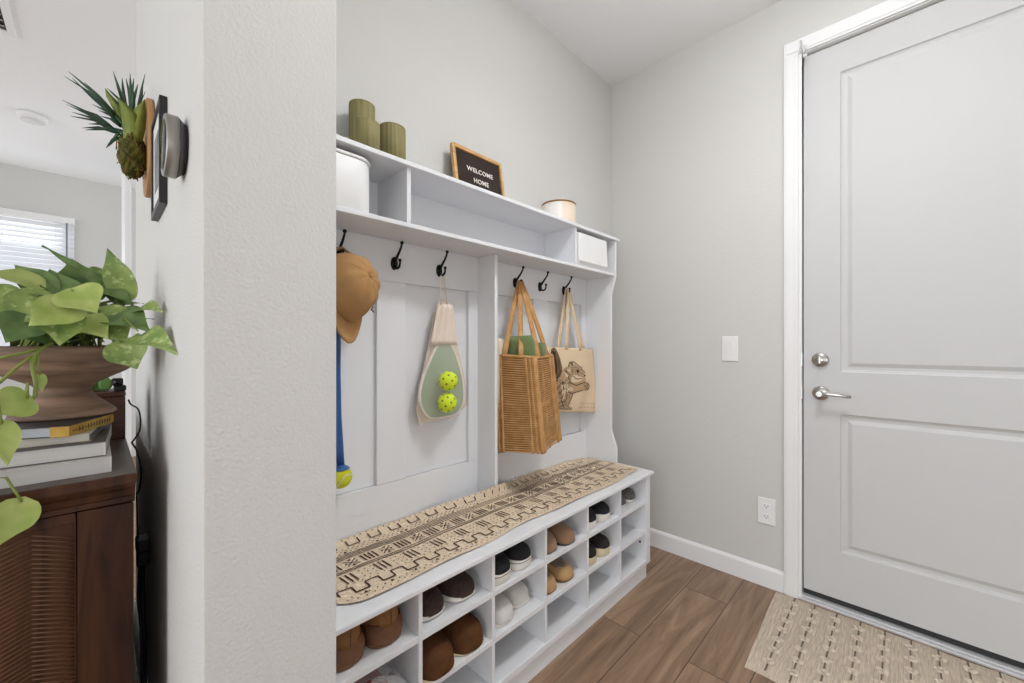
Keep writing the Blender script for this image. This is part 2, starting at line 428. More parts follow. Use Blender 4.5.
for yd in DIV[1:-1]:
    b = MB(); b.box(BX0 + .006, BX1, yd - .006, yd + .006, .1, .505); obj('divider', b, M['cab'], bench, bevel=.001)
edges = [.338] + DIV[1:-1] + [1.856]
for i in range(6):
    y0 = edges[i] + (.006 if i else 0); y1 = edges[i + 1] - (.006 if i < 5 else 0)
    for zt in (.388, .243):
        b = MB(); b.box(BX0 + .006, BX1 - .001, y0, y1, zt - .017, zt); obj('shelf', b, M['cab'], bench, bevel=.001)
b = MB(); b.lathe([(.005, 0), (.005, .003), (.002, .004)], 12, (-.93, 0, .18), 'y')
for v in range(len(b.v)): b.v[v] = (b.v[v][0], 1.856 - b.v[v][1], b.v[v][2])
obj('screw_cap', b, M['rubber'], bench)

# ------------------------------------------------------------------ hutch
hut = thing('hall_tree', 'tall white panelled coat rack with upper cubby shelf above the bench', 'coat rack', (-1.29, 1.11, .52))
HY0, HY1 = .322, 1.915
b = MB(); b.box(-1.300, -1.284, HY0 + .016, 1.90, .5205, 1.70); obj('back_panel', b, M['cab'], hut)
b = MB()
b.box(-1.284, -1.268, HY0 + .016, 1.898, 1.362, 1.505); b.box(-1.284, -1.268, HY0 + .016, 1.898, .5205, .671)
for y0, y1 in ((.338, .380), (.655, .764), (1.052, 1.102), (1.114, 1.150), (1.449, 1.556), (1.850, 1.898)): b.box(-1.284, -1.268, y0, y1, .671, 1.362)
obj('panel_frame', b, M['cab'], hut, bevel=.002)
prof = [(-1.284, .5205), (-1.085, .5205), (-1.085, .600), (-1.117, .690), (-1.117, 1.405), (-1.092, 1.50), (-1.092, 1.6905), (-1.284, 1.6905)]
for y0, y1 in ((HY0, HY0 + .016), (1.8985, 1.9145)):
    b = MB(); b.prism(prof, y0, y1, lambda a, z, y: (a, y, z)); obj('side_panel', b, M['cab'], hut, bevel=.002)
b = MB(); b.box(-1.284, -1.165, 1.1, 1.116, .5205, 1.505); obj('centre_divider', b, M['cab'], hut, bevel=.002)
b = MB(); b.box(-1.284, -1.094, HY0 + .016, 1.8985, 1.505, 1.519); obj('lower_shelf', b, M['cab'], hut, bevel=.002)
b = MB(); b.box(-1.300, -1.084, HY0 - .006, 1.936, 1.6905, 1.7045); obj('top_shelf', b, M['cab'], hut, bevel=.002)
for yc in (.672, 1.556):
    b = MB(); b.box(-1.284, -1.097, yc - .007, yc + .007, 1.519, 1.6905); obj('shelf_divider', b, M['cab'], hut, bevel=.001)
def hook_mesh():
    h = MB()
    rs = []
    for dx, k in ((0, 1), (.003, 1), (.005, .8)):
        rs.append([(dx, math.cos(a) * .013 * k, math.sin(a) * .023 * k) for a in [2 * PI * i / 20 for i in range(20)]])
    h.rings(rs)
    h.tube([(.002, 0, .006), (.012, 0, .012), (.022, 0, .022), (.038, 0, .038), (.048, 0, .052), (.051, 0, .060)], [.006, .0052, .0045, .004, .0036, .0034], 8)
    h.ball((.0515, 0, .063), .0062, 8)
    h.tube([(.002, 0, -.008), (.010, 0, -.016), (.023, 0, -.020), (.034, 0, -.016), (.039, 0, -.006), (.039, 0, .003)], [.006, .005, .0043, .004, .0036, .0034], 8)
    h.ball((.039, 0, .006), .0056, 8)
    return h
HOOK_Y = [.524, .718, .906, 1.322, 1.496, 1.686]
hz0 = 1.425
hk = obj('coat_hook', hook_mesh(), M['black'], hut, local=True)
for i, y in enumerate(HOOK_Y):
    h = hk if i == 0 else hk.copy()
    if i: COL.objects.link(h)
    h.parent = hut; h.location = Vector((-1.268, y, hz0)) - hut.location

# ------------------------------------------------------------------ bench runner
M['cloth'] = mat('mudcloth', (230, 210, 184), .95, var=.14, vscale=120, bump=.5, bscale=260, spec=.1)
M['ink'] = mat('mudcloth_ink', (70, 54, 46), .95, spec=.1)
M['tuft'] = mat('mudcloth_tuft', (226, 212, 188), .95, spec=.1)
RY0, RY1, RXF, RXB = .402, 1.872, -.930, -1.264
RL, RW = RY1 - RY0, RXF - RXB
def rz(u, v):
    return .5245 + .0016 * math.sin(u * 9 + v * 14) + .0012 * math.sin(u * 23 - v * 9)
def rp(u, v, dz=0):                       # u along the bench, v from the front edge to the back
    wob = .006 * math.sin(u * 7.1) + .004 * math.sin(u * 17)
    k = max(0, 1 - v / .05)
    e = 0
    if u < .06: e = (.06 - u) / .06
    x = RXF - .012 - v + wob * k - .014 * e * e * max(0, 1 - v / .1) * 2
    y = RY0 + u; z = rz(u, v) + dz
    q = max(0, (v - (RW - .05)) / .04); z += .012 * q * q * min(1, u / .05) * min(1, max(0, (RL - u - .03)) / .12)
    g = max(0, abs(y - 1.108) - .012); g = math.exp(-(g / (.16 if y < 1.108 else .10)) ** 2)       # the cloth rides up over the foot of the divider
    if x < -1.140:
        ex = -1.140 - x; sft = ex * ex / (ex + .02)
        x += g * sft; z += g * sft * .50
    return (x, y, z)
b = MB()
b.grid(lambda i, j: rp(i * RL, j * (RW - .012)), 150, 24)
D = .0024
def line(p, q, wd=.0055, m=1):
    n = max(1, int(math.dist(p, q) / .02))
    dx, dy = q[0] - p[0], q[1] - p[1]; L = math.hypot(dx, dy) or 1
    nx, ny = -dy / L * wd / 2, dx / L * wd / 2
    for i in range(n):
        a = (p[0] + dx * i / n, p[1] + dy * i / n); c = (p[0] + dx * (i + 1) / n, p[1] + dy * (i + 1) / n)
        pts = [(a[0] + nx, a[1] + ny), (c[0] + nx, c[1] + ny), (c[0] - nx, c[1] - ny), (a[0] - nx, a[1] - ny)]
        b.add([rp(min(max(u, 0), RL), min(max(v, 0), RW - .012), D) for u, v in pts], [(0, 1, 2, 3)], m)
def dot(u, v, r=.0028):
    b.add([rp(min(max(u + r * math.cos(a), 0), RL), max(0, v + r * math.sin(a)), D) for a in [2 * PI * i / 6 for i in range(6)]], [tuple(range(6))], 1)
def tri(u, v, r=.008, s=1):
    b.add([rp(min(u + p, RL), max(v + q, 0), D) for p, q in ((-r, -r * .5 * s), (r, -r * .5 * s), (0, r * .8 * s))], [(0, 1, 2)], 1)
def wl(v, wd=.0045):
    u = 0
    while u < RL - .01:
        u2 = min(u + .03, RL); f = lambda t: v + .002 * math.sin(t * 11 + v * 60)
        line((u, f(u)), (u2, f(u2)), wd); u = u2
rr_ = random.Random(3)
# battlement line and dots along the front edge
u = .012
hi = False
while u < RL - .05:
    v0, v1 = (.064, .036) if hi else (.036, .064)
    line((u, v0), (u, v1), .0042); line((u, v1), (u + .036, v1), .0042)
    if hi: tri(u + .018, .024, .006)
    u += .036; hi = not hi
u = .02
while u < RL - .02:
    dot(u, .010 + rr_.random() * .003, .0022); dot(u + .012, .022, .0022)
    dot(u, .075, .0022); u += .021
u = .05
while u < RL - .08:                        # groups of slashes
    for k in range(3): line((u + k * .0135, .084), (u + k * .0135 - .004, .130), .0042)
    for k in range(9): dot(u + .046 + (k % 3) * .016, .088 + (k // 3) * .018, .0022)
    u += .094
wl(.143, .0034); wl(.153, .0034)
u = .03
while u < RL - .06:                        # middle band
    for k in range(4): line((u + k * .012, .163), (u + k * .012 - .003, .203), .0046)
    c = u + .072
    line((c - .018, .166), (c + .018, .200), .003); line((c - .018, .200), (c + .018, .166), .003)
    tri(c, .200, .0065, -1); tri(c, .166, .0065, 1); dot(c - .015, .183, .0036); dot(c + .015, .183, .0036)
    u += .108
for v in (.213, .222, .231, .240): wl(v, .0028)
u = .012
while u < RL - .02:
    for k in range(3): dot(u + (k % 2) * .008, .251 + k * .010, .0023)
    if int(u * 50) % 5 == 0: tri(u, .252, .0065, 1)
    u += .017
u = .03; hi = False
while u < RL - .05:                        # brackets along the back
    v0, v1 = (.308, .283) if hi else (.283, .308)
    line((u, v0), (u, v1), .0042)
    if hi: line((u, v1), (u + .036, v1), .0042)
    u += .036; hi = not hi
u = .01
while u < RL - .02: dot(u, .315, .0022); u += .02
for k in range(22):                        # woven tufts near the far end
    u, v = RL - .12 - .30 * rr_.random(), .10 + .12 * rr_.random()
    p = Vector(rp(u, v, .003)); b.ball(p, .006, 4, 2, sz=.7)
k = 0
while k < 44:                              # fringe on the far end
    v = .01 + k * (RW - .03) / 44; p0 = Vector(rp(RL - .002, v, .001)); ln = .014 + rr_.random() * .014
    b.tube([p0, p0 + Vector((rr_.uniform(-.003, .003), ln * .6, .001)), p0 + Vector((rr_.uniform(-.006, .006), ln, -.003))], [.0026, .0022, .0016], 5, 2)
    k += 1
k = 0
while k < 30:
    u = .9 + k * .019; p0 = Vector(rp(u, RW - .013, .001)); b.tube([p0, p0 + Vector((-.004, rr_.uniform(-.004, .004), .004)), p0 + Vector((-.007, rr_.uniform(-.006, .006), .009))], [.0026, .002, .0014], 5, 2); k += 1
tag(obj('bench_runner', b, [M['cloth'], M['ink'], M['tuft']]), 'tan fringed runner with dark geometric marks laid along the white bench', 'runner')

# ------------------------------------------------------------------ shoes
def foot_w(t, W, heel=.80, toe=.55, side=1):
    """half widths (left, right) of a foot outline at t in 0..1, heel to toe"""
    base = heel * .5 + (1 - heel) * .5 * math.sin(min(1, t / .68) * PI / 2) ** 2
    base += -.035 * math.exp(-((t - .38) / .14) ** 2)
    w = W * base
    if t < .14: w *= math.sqrt(max(0, 1 - ((.14 - t) / .14) ** 2.2))
    if t > toe: w *= max(0, 1 - ((t - toe) / (1 - toe)) ** 3.0) ** (1 / 2.6)
    return w
def lerp_tab(tab, t):
    for (a, p), (c, q) in zip(tab, tab[1:]):
        if t <= c:
            k = (t - a) / (c - a); k = k * k * (3 - 2 * k); return p + (q - p) * k
    return tab[-1][1]
def shoe(name, label, group, loc, length, W, hgt, sole_h, m_up, m_sole, rot=0, side=1, opening=.55, m_in=None, extra=None, over=.003, group_cat='shoe', sole_toe=0.0, toe=.75, m_toe=None, heel=.80):
    r = thing(name, label, group_cat, loc, group)
    r.rotation_euler = (0, 0, rot)
    N = 36
    ts = [.5 - .5 * math.cos(PI * i / N) for i in range(N + 1)]
    X = lambda t: (t - 1) * length                    # toe tip at x = 0
    bend = lambda t: side * .006 * math.sin(t * PI)
    ring = [(X(t), foot_w(t, W, heel, toe) + over + bend(t)) for t in ts] + [(X(t), -foot_w(t, W, heel, toe) - over + bend(t)) for t in ts[::-1][1:-1]]
    s = MB(); rs = []
    for z, k in ((.0, .965), (.003, .99), (sole_h * .5, 1.0), (sole_h - .002, 1.0), (sole_h, .985)):
        rs.append([((x + length / 2) * k - length / 2, y * k, z + sole_toe * max(0, (x / length + .25)) ) for x, y in ring])
    s.rings(rs)
    obj('sole', s, m_sole, r, local=True)
    u = MB(); K = 20; grid_ = []
    for t in ts:
        w_ = max(foot_w(t, W, heel, toe) - .001, .0005)
        h_ = lerp_tab(hgt, t)
        if t > .86: h_ *= (max(0, 1 - ((t - .86) / .14) ** 2.6)) ** .5
        if t < .05: h_ *= .55 + .45 * (t / .05) ** .5
        row = []
        for j in range(K + 1):
            a = PI * j / K
            ca, sa = math.cos(a), math.sin(a)
            yy = w_ * (abs(ca) ** .62) * (1 if ca > 0 else -1)
            zz = sole_h - .002 + h_ * (abs(sa) ** .75)
            row.append((X(t), yy + bend(t), zz))
        grid_.append(row)
    verts = [p for row in grid_ for p in row]; n = K + 1; fs = []; ft = []
    for i in range(N):
        for j in range(K):
            t = (ts[i] + ts[i + 1]) / 2
            a = (j + .5) / K
            # the opening is a rounded hole on top of the rear half
            if opening and t < opening:
                q = ((t - .05) / (opening - .05)) * 2 - 1
                if abs(q) < 1 or t < .05:
                    lim = .17 * math.sqrt(max(0, 1 - max(q, -.2) ** 2)) if t >= .05 else 0
                    if abs(a - .5) < lim: continue
            f = (i * n + j, (i + 1) * n + j, (i + 1) * n + j + 1, i * n + j + 1)
            (ft if (m_toe and t > .8) else fs).append(f)
    u.add(verts, fs, 0, True)
    if ft: u.add(verts, ft, 1, True)
    obj('upper', u, [m_up, m_toe or m_up], r, local=True, solid=.003)
    if opening:
        i_ = MB()
        pts = [(X(t), foot_w(t, W, heel, toe) * .86 + bend(t)) for t in ts[2:-10]] + [(X(t), -foot_w(t, W, heel, toe) * .86 + bend(t)) for t in ts[2:-10][::-1]]
        i_.prism(pts, sole_h + .002, sole_h + .006)
        obj('insole', i_, m_in or m_up, r, local=True)
    if extra: extra(r, X, bend, hgt, sole_h, W, length)
    return r

HG = {
 'slipon': [(0, .050), (.1, .050), (.35, .040), (.52, .062), (.62, .056), (.85, .036), (1, .032)],
 'slipper': [(0, .030), (.2, .030), (.45, .050), (.6, .060), (.8, .050), (1, .042)],
 'fat': [(0, .040), (.2, .042), (.45, .062), (.62, .072), (.82, .066), (1, .056)],
 'sneaker': [(0, .060), (.12, .060), (.35, .052), (.5, .068), (.62, .060), (.85, .040), (1, .034)],
}
SZ1, SZ2, SZ3 = .3885, .2435, .1005
wsole = mat('white_rubber_sole', (226, 222, 214), .6)
csole = mat('cream_rubber_sole', (214, 198, 165), .6)
gum = mat('gum_sole', (112, 74, 44), .7)
mblk = mat('black_canvas', (22, 22, 25), .85, bump=.2, bscale=400)
foxing = mat('dark_foxing_stripe', (40, 40, 44), .6)

def foxline(col):
    def f(r, X, bend, hgt, sh, W, length):
        s = MB(); ts = [.5 - .5 * math.cos(PI * i / 30) for i in range(31)]
        pts = [(X(t), foot_w(t, W, .80, .75) + .0032 + bend(t), sh * .72) for t in ts] + [(X(t), -foot_w(t, W, .80, .75) - .0032 + bend(t), sh * .72) for t in ts[::-1][1:-1]]
        s.tube(pts, .0011, 5, cyc=True); obj('foxing_stripe', s, col, r, local=True)
    return f

# col 3 top: black slip-ons, thick white soles
g = 'black white-soled slip-ons above the white slippers'
for sd_, y, lab in ((1, .902, 'left'), (-1, 1.012, 'right')):
    shoe('slip_on_shoe', 'black canvas slip-on with thick white sole, %s of pair above white slippers' % lab, g, (-.908 if sd_ > 0 else -.916, y, SZ1),   .27, .094, HG['slipon'], .036, mblk, wsole, side=sd_, opening=.56, m_in=mblk, extra=foxline(foxing))
# col 3 middle: white slippers
mwh = mat('white_felt', (214, 211, 205), .95, bump=.5, bscale=220, var=.06, vscale=60, sheen=.3)
for sd_, y, lab in ((1, .922, 'left'), (-1, 1.030, 'right')):
    shoe('slipper', 'soft white felt slipper, %s of pair under the black slip-ons' % lab, 'white felt slippers under black slip-ons', (-.915 if sd_ > 0 else -.94, y, SZ2), .265, .096, HG['slipper'], .012, mwh, wsole, side=sd_, opening=.48, m_in=mwh, group_cat='slipper')
# col 2 top: brown knit sneakers
mkn = mat('brown_knit', (70, 52, 48), .95, var=.45, vscale=160, bump=.9, bscale=300)
def laces(r, X, bend, hgt, sh, W, length):
    s = MB()
    for k in range(4):
        t = .56 + k * .055; h = sh + lerp_tab(hgt, t) + .0005
        s.tube([(X(t), -.020 + bend(t), h - .009), (X(t), -.010 + bend(t), h), (X(t + .01), .010 + bend(t), h), (X(t), .020 + bend(t), h - .009)], .0022, 6)
    obj('laces', s, mkn, r, local=True)
    s = MB(); s.tube([(X(.44), -.03 + bend(.4), sh + .05), (X(.50), -.02, sh + .062), (X(.53), 0 + bend(.5), sh + .067), (X(.50), .02, sh + .062), (X(.44), .03 + bend(.4), sh + .05)], .004, 7); obj('collar', s, mkn, r, local=True)
for sd_, y, lab in ((1, .650, 'left'), (-1, .766, 'right')):
    shoe('sneaker', 'dark brown knit sneaker with white sole, %s of pair above brown slippers' % lab, 'brown knit sneakers above brown slippers', (-.925 if sd_ > 0 else -.925, y, SZ1), .28, .097, HG['sneaker'], .016, mkn, wsole, side=sd_, opening=.5, m_in=mblk, extra=laces, sole_toe=.012)
# col 2 middle: big brown slippers
mbs = mat('brown_suede', (100, 64, 36), .9, col2=(76, 47, 26), vscale=18, bump=.35, bscale=200, spec=.2)
for sd_, y, lab in ((1, .656, 'left'), (-1, .776, 'right')):
    shoe('slipper', 'bulky brown suede slipper, %s of pair under the brown knit sneakers' % lab, 'brown suede slippers under brown sneakers', (-.895 if sd_ > 0 else -.905, y, SZ2), .285, .113, HG['fat'], .007, mbs, csole, side=sd_, opening=.5, m_in=mat('shearling', (196, 172, 130), .98, bump=.8, bscale=150), group_cat='slipper', toe=.76)
# col 4 top: tan clogs
mtan = mat('tan_suede', (150, 117, 88), .9, col2=(134, 101, 74), vscale=20, bump=.3, bscale=200, sheen=.3)
mtt = mat('tan_toe', (152, 118, 86), .9, bump=.2, bscale=200)
for sd_, y, lab in ((1, 1.156, 'left'), (-1, 1.258, 'right')):
    shoe('clog', 'tan suede clog with dark sole, %s of pair in fourth column top cubby' % lab, 'tan clogs in the top cubby', (-.915 if sd_ > 0 else -.905, y, SZ1), .26, .090, HG['slipper'], .008, mtan, foxing, side=sd_, opening=.46, m_in=mtan, group_cat='shoe')
# col 4 middle: tan moccasins with grey tops
mgt = mat('grey_suede', (112, 100, 92), .9, bump=.3, bscale=200)
def vamp(r, X, bend, hgt, sh, W, length):
    s = MB(); s.grid(lambda i, j: (X(.50 + .40 * i), (j * 2 - 1) * (.037 - .008 * i) * math.sqrt(max(0, 1 - max(0, i - .6) ** 2 * 5.0)) + bend(.6), sh + lerp_tab(hgt, .50 + .40 * i) * (1 - .22 * abs(j * 2 - 1) ** 2) + .004 - .004 * i ** 3), 12, 8)
    obj('vamp', s, mgt, r, local=True, solid=.004)
    s = MB()
    for k in range(2):
        t = .57 + k * .06; h = sh + lerp_tab(hgt, t) + .005
        s.tube([(X(t), -.018, h - .004), (X(t), 0, h + .001), (X(t), .018, h - .004)], .0025, 6)
    obj('laces', s, gum, r, local=True)
mmoc = mat('honey_suede', (178, 142, 98), .85, bump=.25, bscale=180)
for sd_, y, lab in ((1, 1.153, 'left'), (-1, 1.262, 'right')):
    shoe('moccasin', 'honey tan moccasin with grey top, %s of pair below the tan clogs' % lab, 'grey-topped moccasins below the tan clogs', (-.915, y, SZ2), .26, .090, HG['sneaker'], .010, mmoc, gum, side=sd_, opening=.44, m_in=mgt, extra=vamp)
# col 5 top and middle
for sd_, y, lab in ((1, 1.422, 'left'), (-1, 1.530, 'right')):
    shoe('slip_on_shoe', 'black slip-on with chalky white sole, %s of pair in fifth column top cubby' % lab, 'black slip-ons in the fifth top cubby', (-.915, y, SZ1), .262, .088, HG['slipon'], .034, mblk, wsole, side=sd_, opening=.6, m_in=mblk)
mdk = mat('dark_brown_canvas', (34, 28, 25), .9, bump=.2, bscale=300)
for sd_, y, lab in ((1, 1.418, 'left'), (-1, 1.524, 'right')):
    shoe('slip_on_shoe', 'dark slip-on with cream gum sole, %s of pair in fifth column middle cubby' % lab, 'cream-soled slip-ons in the fifth middle cubby', (-.912, y, SZ2), .262, .088, HG['slipon'], .036, mdk, csole, side=sd_, opening=.6, m_in=mdk)
# col 6 top: grey low shoes
mgr = mat('grey_mesh', (112, 110, 110), .9, var=.4, vscale=120, bump=.5, bscale=200)
for sd_, y, lab in ((1, 1.708, 'left'), (-1, 1.802, 'right')):
    shoe('sneaker', 'grey sporty shoe with pale sole, %s of pair in top right cubby' % lab, 'grey shoes in the top right cubby', (-.935, y, SZ1), .26, .088, HG['sneaker'], .016, mgr, wsole, side=sd_, opening=.5, m_in=foxing, extra=laces)

# col 1 top: tan boots, heels facing out
mbt = mat('tan_leather_shaft', (146, 101, 56), .75, col2=(124, 84, 44), vscale=14, bump=.25, bscale=60)
mbl = mat('brown_leather_counter', (124, 84, 56), .7, col2=(106, 70, 44), vscale=18, bump=.2, bscale=120)
def boot(label, loc, side):
    r = thing('ankle_boot', label, 'boot', loc, 'tan ankle boots at the left end of the bench')
    L, W = .275, .102
    N = 30; ts = [.5 - .5 * math.cos(PI * i / N) for i in range(N + 1)]
    X = lambda t: -t * L                               # heel at x = 0, toe towards the back
    ring = [(X(t), foot_w(t, W, .9, .62)) for t in ts] + [(X(t), -foot_w(t, W, .9, .62)) for t in ts[::-1][1:-1]]
    s = MB(); s.rings([[((x + L / 2) * k - L / 2, y * k, z) for x, y in ring] for z, k in ((0, .96), (.004, .99), (.010, 1), (.012, .98))]); obj('sole', s, gum, r, local=True)
    s = MB(); rs = []
    for z, k, dx in ((.010, .99, 0), (.022, 1.03, 0), (.036, 1.03, 0), (.048, .99, 0), (.054, .95, -.001)):
        rs.append([((x + L / 2) * k - L / 2, y * k, z - (.010 * max(0, -x / L - .3) if z > .03 else 0)) for x, y in ring])
    s.rings(rs, cap0=False); obj('lower', s, mbl, r, local=True)
    s = MB(); rs = []
    for z in (.046, .060, .075, .090, .104, .112):
        q = (z - .046) / .066
        rs.append([(-.002 - .004 * math.sin(q * PI) - .070 * (1 - math.cos(a)) * .95, math.sin(a) * (.0475 - .003 * math.sin(q * PI) + .0012 * math.sin(a * 7 + z * 160)), z) for a in [2 * PI * i / 40 for i in range(40)]])
    s.rings(rs, cap0=False, cap1=False); obj('shaft', s, mbt, r, local=True, solid=.003)
    s = MB(); s.tube([(-.001 + .0022, 0, z) for z in (.052, .066, .08, .094, .111)], .0016, 5)
    s.tube([(rx + .0005, ry, .0535) for rx, ry in [((x + L / 2) * .955 - L / 2, y * .955) for x, y in ring]][:], .0018, 5, cyc=True)
    obj('seam', s, mbl, r, local=True)
    return r
boot('tan ankle boot with brown heel, left of pair at the bench end', (-.925, .412, SZ1), 1)
boot('tan ankle boot with brown heel, right of pair at the bench end', (-.925, .515, SZ1), -1)
# clear bag with something red below the boots
mcl = mat('clear_plastic', (235, 238, 240), .15, alpha=.22)
cb = thing('plastic_bag', 'clear plastic bag with a red mark below the tan boots', 'bag', (-1.0, .47, SZ2))
b = MB(); b.grid(lambda i, j: (-.93 - .2 * i + .01 * math.sin(j * 14), .375 + .19 * j, SZ2 + .006 + .075 * math.sin(PI * min(1, max(0, j))) ** .6 * (1 - .3 * i) + .008 * math.sin(i * 11 + j * 17)), 14, 18)
b.grid(lambda i, j: (-.93 + .004 * math.sin(j * 20), .375 + .19 * j, SZ2 + .001 + i * (.006 + .075 * math.sin(PI * j) ** .6)), 6, 18)
obj('film', b, mcl, cb, solid=.0008)
b = MB(); b.ball((-.985, .452, SZ2 + .032), .018, 8, sz=.8); b.box(-1.05, -.96, .40, .53, SZ2 + .001, SZ2 + .02); obj('red_content', b, [mat('red_item', (176, 36, 48), .6)], cb).name = 'contents'

# ------------------------------------------------------------------ things on and in the upper shelf
ZS, ZT = 1.5192, 1.7047
def rrect(x0, x1, y0, y1, r, n=8):
    out = []
    for cx, cy, a0 in ((x1 - r, y1 - r, 0), (x0 + r, y1 - r, 90), (x0 + r, y0 + r, 180), (x1 - r, y0 + r, 270)):
        for k in range(n + 1):
            a = math.radians(a0 + 90 * k / n); out.append((cx + r * math.cos(a), cy + r * math.sin(a)))
    return out
mwb = mat('white_bin_plastic', (238, 238, 238), .45)
t = thing('storage_bin', 'white round-cornered bin in the left cubby under the green cylinders', 'bin', (-1.19, .47, ZS), 'white bins in the shelf cubbies')
b = MB(); pl = rrect(-1.268, -1.100, .365, .565, .055)
b.rings([[(x, y, ZS + z) for x, y in pl] for z in (0, .146)], smooth=True); obj('body', b, mwb, t, bevel=.003)
b = MB(); pl = rrect(-1.270, -1.097, .363, .568, .057)
b.rings([[(x, y, ZS + z) for x, y in pl] for z in (.1462, .156)], smooth=True); obj('lid', b, mwb, t, bevel=.003)
t = thing('storage_bin', 'square white bin with slightly tilted face in the right cubby', 'bin', (-1.19, 1.69, ZS), 'white bins in the shelf cubbies')
b = MB(); y0, y1 = 1.572, 1.822
b.prism([(-1.272, ZS), (-1.102, ZS), (-1.087, ZS + .020), (-1.094, ZS + .155), (-1.272, ZS + .155)], y0, y1, lambda a, z, y: (a, y, z)); obj('body', b, mwb, t, bevel=.006)
mbam = mat('olive_bamboo', (146, 138, 92), .7, col2=(124, 116, 72), vscale=6, stretch=(22, 22, .6), bump=.5, bscale=6)
def cyl(label, x, y, r, h):
    t = thing('ribbed_cylinder', label, 'canister', (x, y, ZT), 'olive ribbed cylinders')
    b = MB(); N = 56
    def ring(z, k=1): return [(x + (r * k + .0007 * math.cos(28 * a * 1)) * math.cos(a), y + (r * k + .0007 * math.cos(28 * a)) * math.sin(a), ZT + z) for a in [2 * PI * i / N for i in range(N)]]
    b.rings([ring(0), ring(h - .002), ring(h, .97)], smooth=True); obj('body', b, mbam, t)
    b = MB(); b.lathe([(r * .98, h - .003), (r * 1.01, h - .002), (r * 1.01, h + .0005), (r * .96, h + .002), (0, h + .0022)], 40, (x, y, ZT)); obj('cap', b, mbam, t)
cyl('tallest olive ribbed cylinder, at the back of the three on the shelf', -1.245, .592, .039, .202)
cyl('shortest olive ribbed cylinder, in front of the tallest on the shelf', -1.150, .557, .041, .094)
cyl('mid-height olive ribbed cylinder, right-hand one of three on the shelf', -1.205, .676, .042, .146)
# letter board
mlw = wood_mat('pale_oak_frame', (186, 138, 78), (216, 172, 112), (1, 1, 10), 8)
mfelt = mat('dark_felt', (58, 46, 42), .95, bump=.4, bscale=300)
lb = thing('letter_board', 'small oak-framed felt letter board reading WELCOME HOME leaning on the wall', 'letter board', (-1.235, 1.055, ZT))
LW_, LH_, lt_ = .266, .224, .016
tilt = math.radians(9)
lc = Vector((-1.235, .957, ZT + .0005))
def LB(u, v, d):                                     # u along +y, v up the board, d towards the viewer
    return (lc.x + d * math.cos(tilt) - v * math.sin(tilt), lc.y + u, lc.z + v * math.cos(tilt) + d * math.sin(tilt))
b = MB()
for u0, u1, v0, v1 in ((0, .013, 0, LH_), (LW_ - .013, LW_, 0, LH_), (.013, LW_ - .013, 0, .013), (.013, LW_ - .013, LH_ - .013, LH_)):
    v = [LB(u, vv, d) for d in (0, lt_) for u, vv in ((u0, v0), (u1, v0), (u1, v1), (u0, v1))]
    b.add(v, [(3, 2, 1, 0), (4, 5, 6, 7), (0, 1, 5, 4), (1, 2, 6, 5), (2, 3, 7, 6), (3, 0, 4, 7)])
obj('frame', b, mlw, lb, bevel=.0015)
b = MB()
n = 34
rsb = []
for i in range(n):
    v0 = .013 + (LH_ - .026) * i / n; v1 = v0 + (LH_ - .026) / n * .72; v2 = .013 + (LH_ - .026) * (i + 1) / n
    for va, vb, da, db in ((v0, v1, .008, .008), (v1, (v1 + v2) / 2, .008, .0065), ((v1 + v2) / 2, v2, .0065, .008)):
        b.add([LB(.013, va, da), LB(LW_ - .013, va, da), LB(LW_ - .013, vb, db), LB(.013, vb, db)], [(0, 1, 2, 3)])
b.add([LB(.013, .013, .002), LB(LW_ - .013, .013, .002), LB(LW_ - .013, LH_ - .013, .002), LB(.013, LH_ - .013, .002)], [(0, 1, 2, 3)])
obj('felt', b, mfelt, lb)
def text_part(name, body, size, fn, m, parent, spacing=1.0):
    cu = bpy.data.curves.new(name, 'FONT'); cu.body = body; cu.size = size; cu.extrude = .03 * size; cu.align_x = 'CENTER'; cu.space_character = spacing
    cu.offset = .012 * size
    to = bpy.data.objects.new('tmp', cu); COL.objects.link(to)
    dg = bpy.context.evaluated_depsgraph_get(); me = bpy.data.meshes.new_from_object(to.evaluated_get(dg))
    bpy.data.objects.remove(to)
    mb = MB(); mb.add([fn(*v.co) for v in me.vertices], [tuple(p.vertices) for p in me.polygons])
    return obj(name, mb, m, parent)
mlet = mat('white_letters', (236, 232, 222), .5)
text_part('lettering', 'WELCOME', .027, lambda x, y, z: LB(.140 + x, .136 + y, .009 + z), mlet, lb, 1.12)
text_part('lettering', 'HOME', .027, lambda x, y, z: LB(.140 + x, .092 + y, .009 + z), mlet, lb, 1.12)
# canister
t = thing('lidded_canister', 'cream and blush round canister with a brass rim on the top shelf', 'canister', (-1.19, 1.545, ZT))
b = MB(); b.lathe([(.0, 0), (.080, 0), (.081, .004), (.081, .104), (.0, .104)], 44, (-1.195, 1.552, ZT))
mc = mat('cream_ceramic', (232, 228, 222), .5); mpk = mat('blush_ceramic', (226, 208, 190), .5)
o = obj('body', b, [mc, mpk], t)
for p in o.data.polygons:
    if (p.center.x + 1.195) * .79 + (p.center.y - 1.552) * .61 > .012: p.material_index = 1
b = MB(); b.lathe([(.0, .104), (.0822, .104), (.0828, .107), (.0822, .111), (.079, .112), (0, .110)], 44, (-1.195, 1.552, ZT)); obj('rim', b, mat('brass', (150, 112, 66), .35, .7), t)

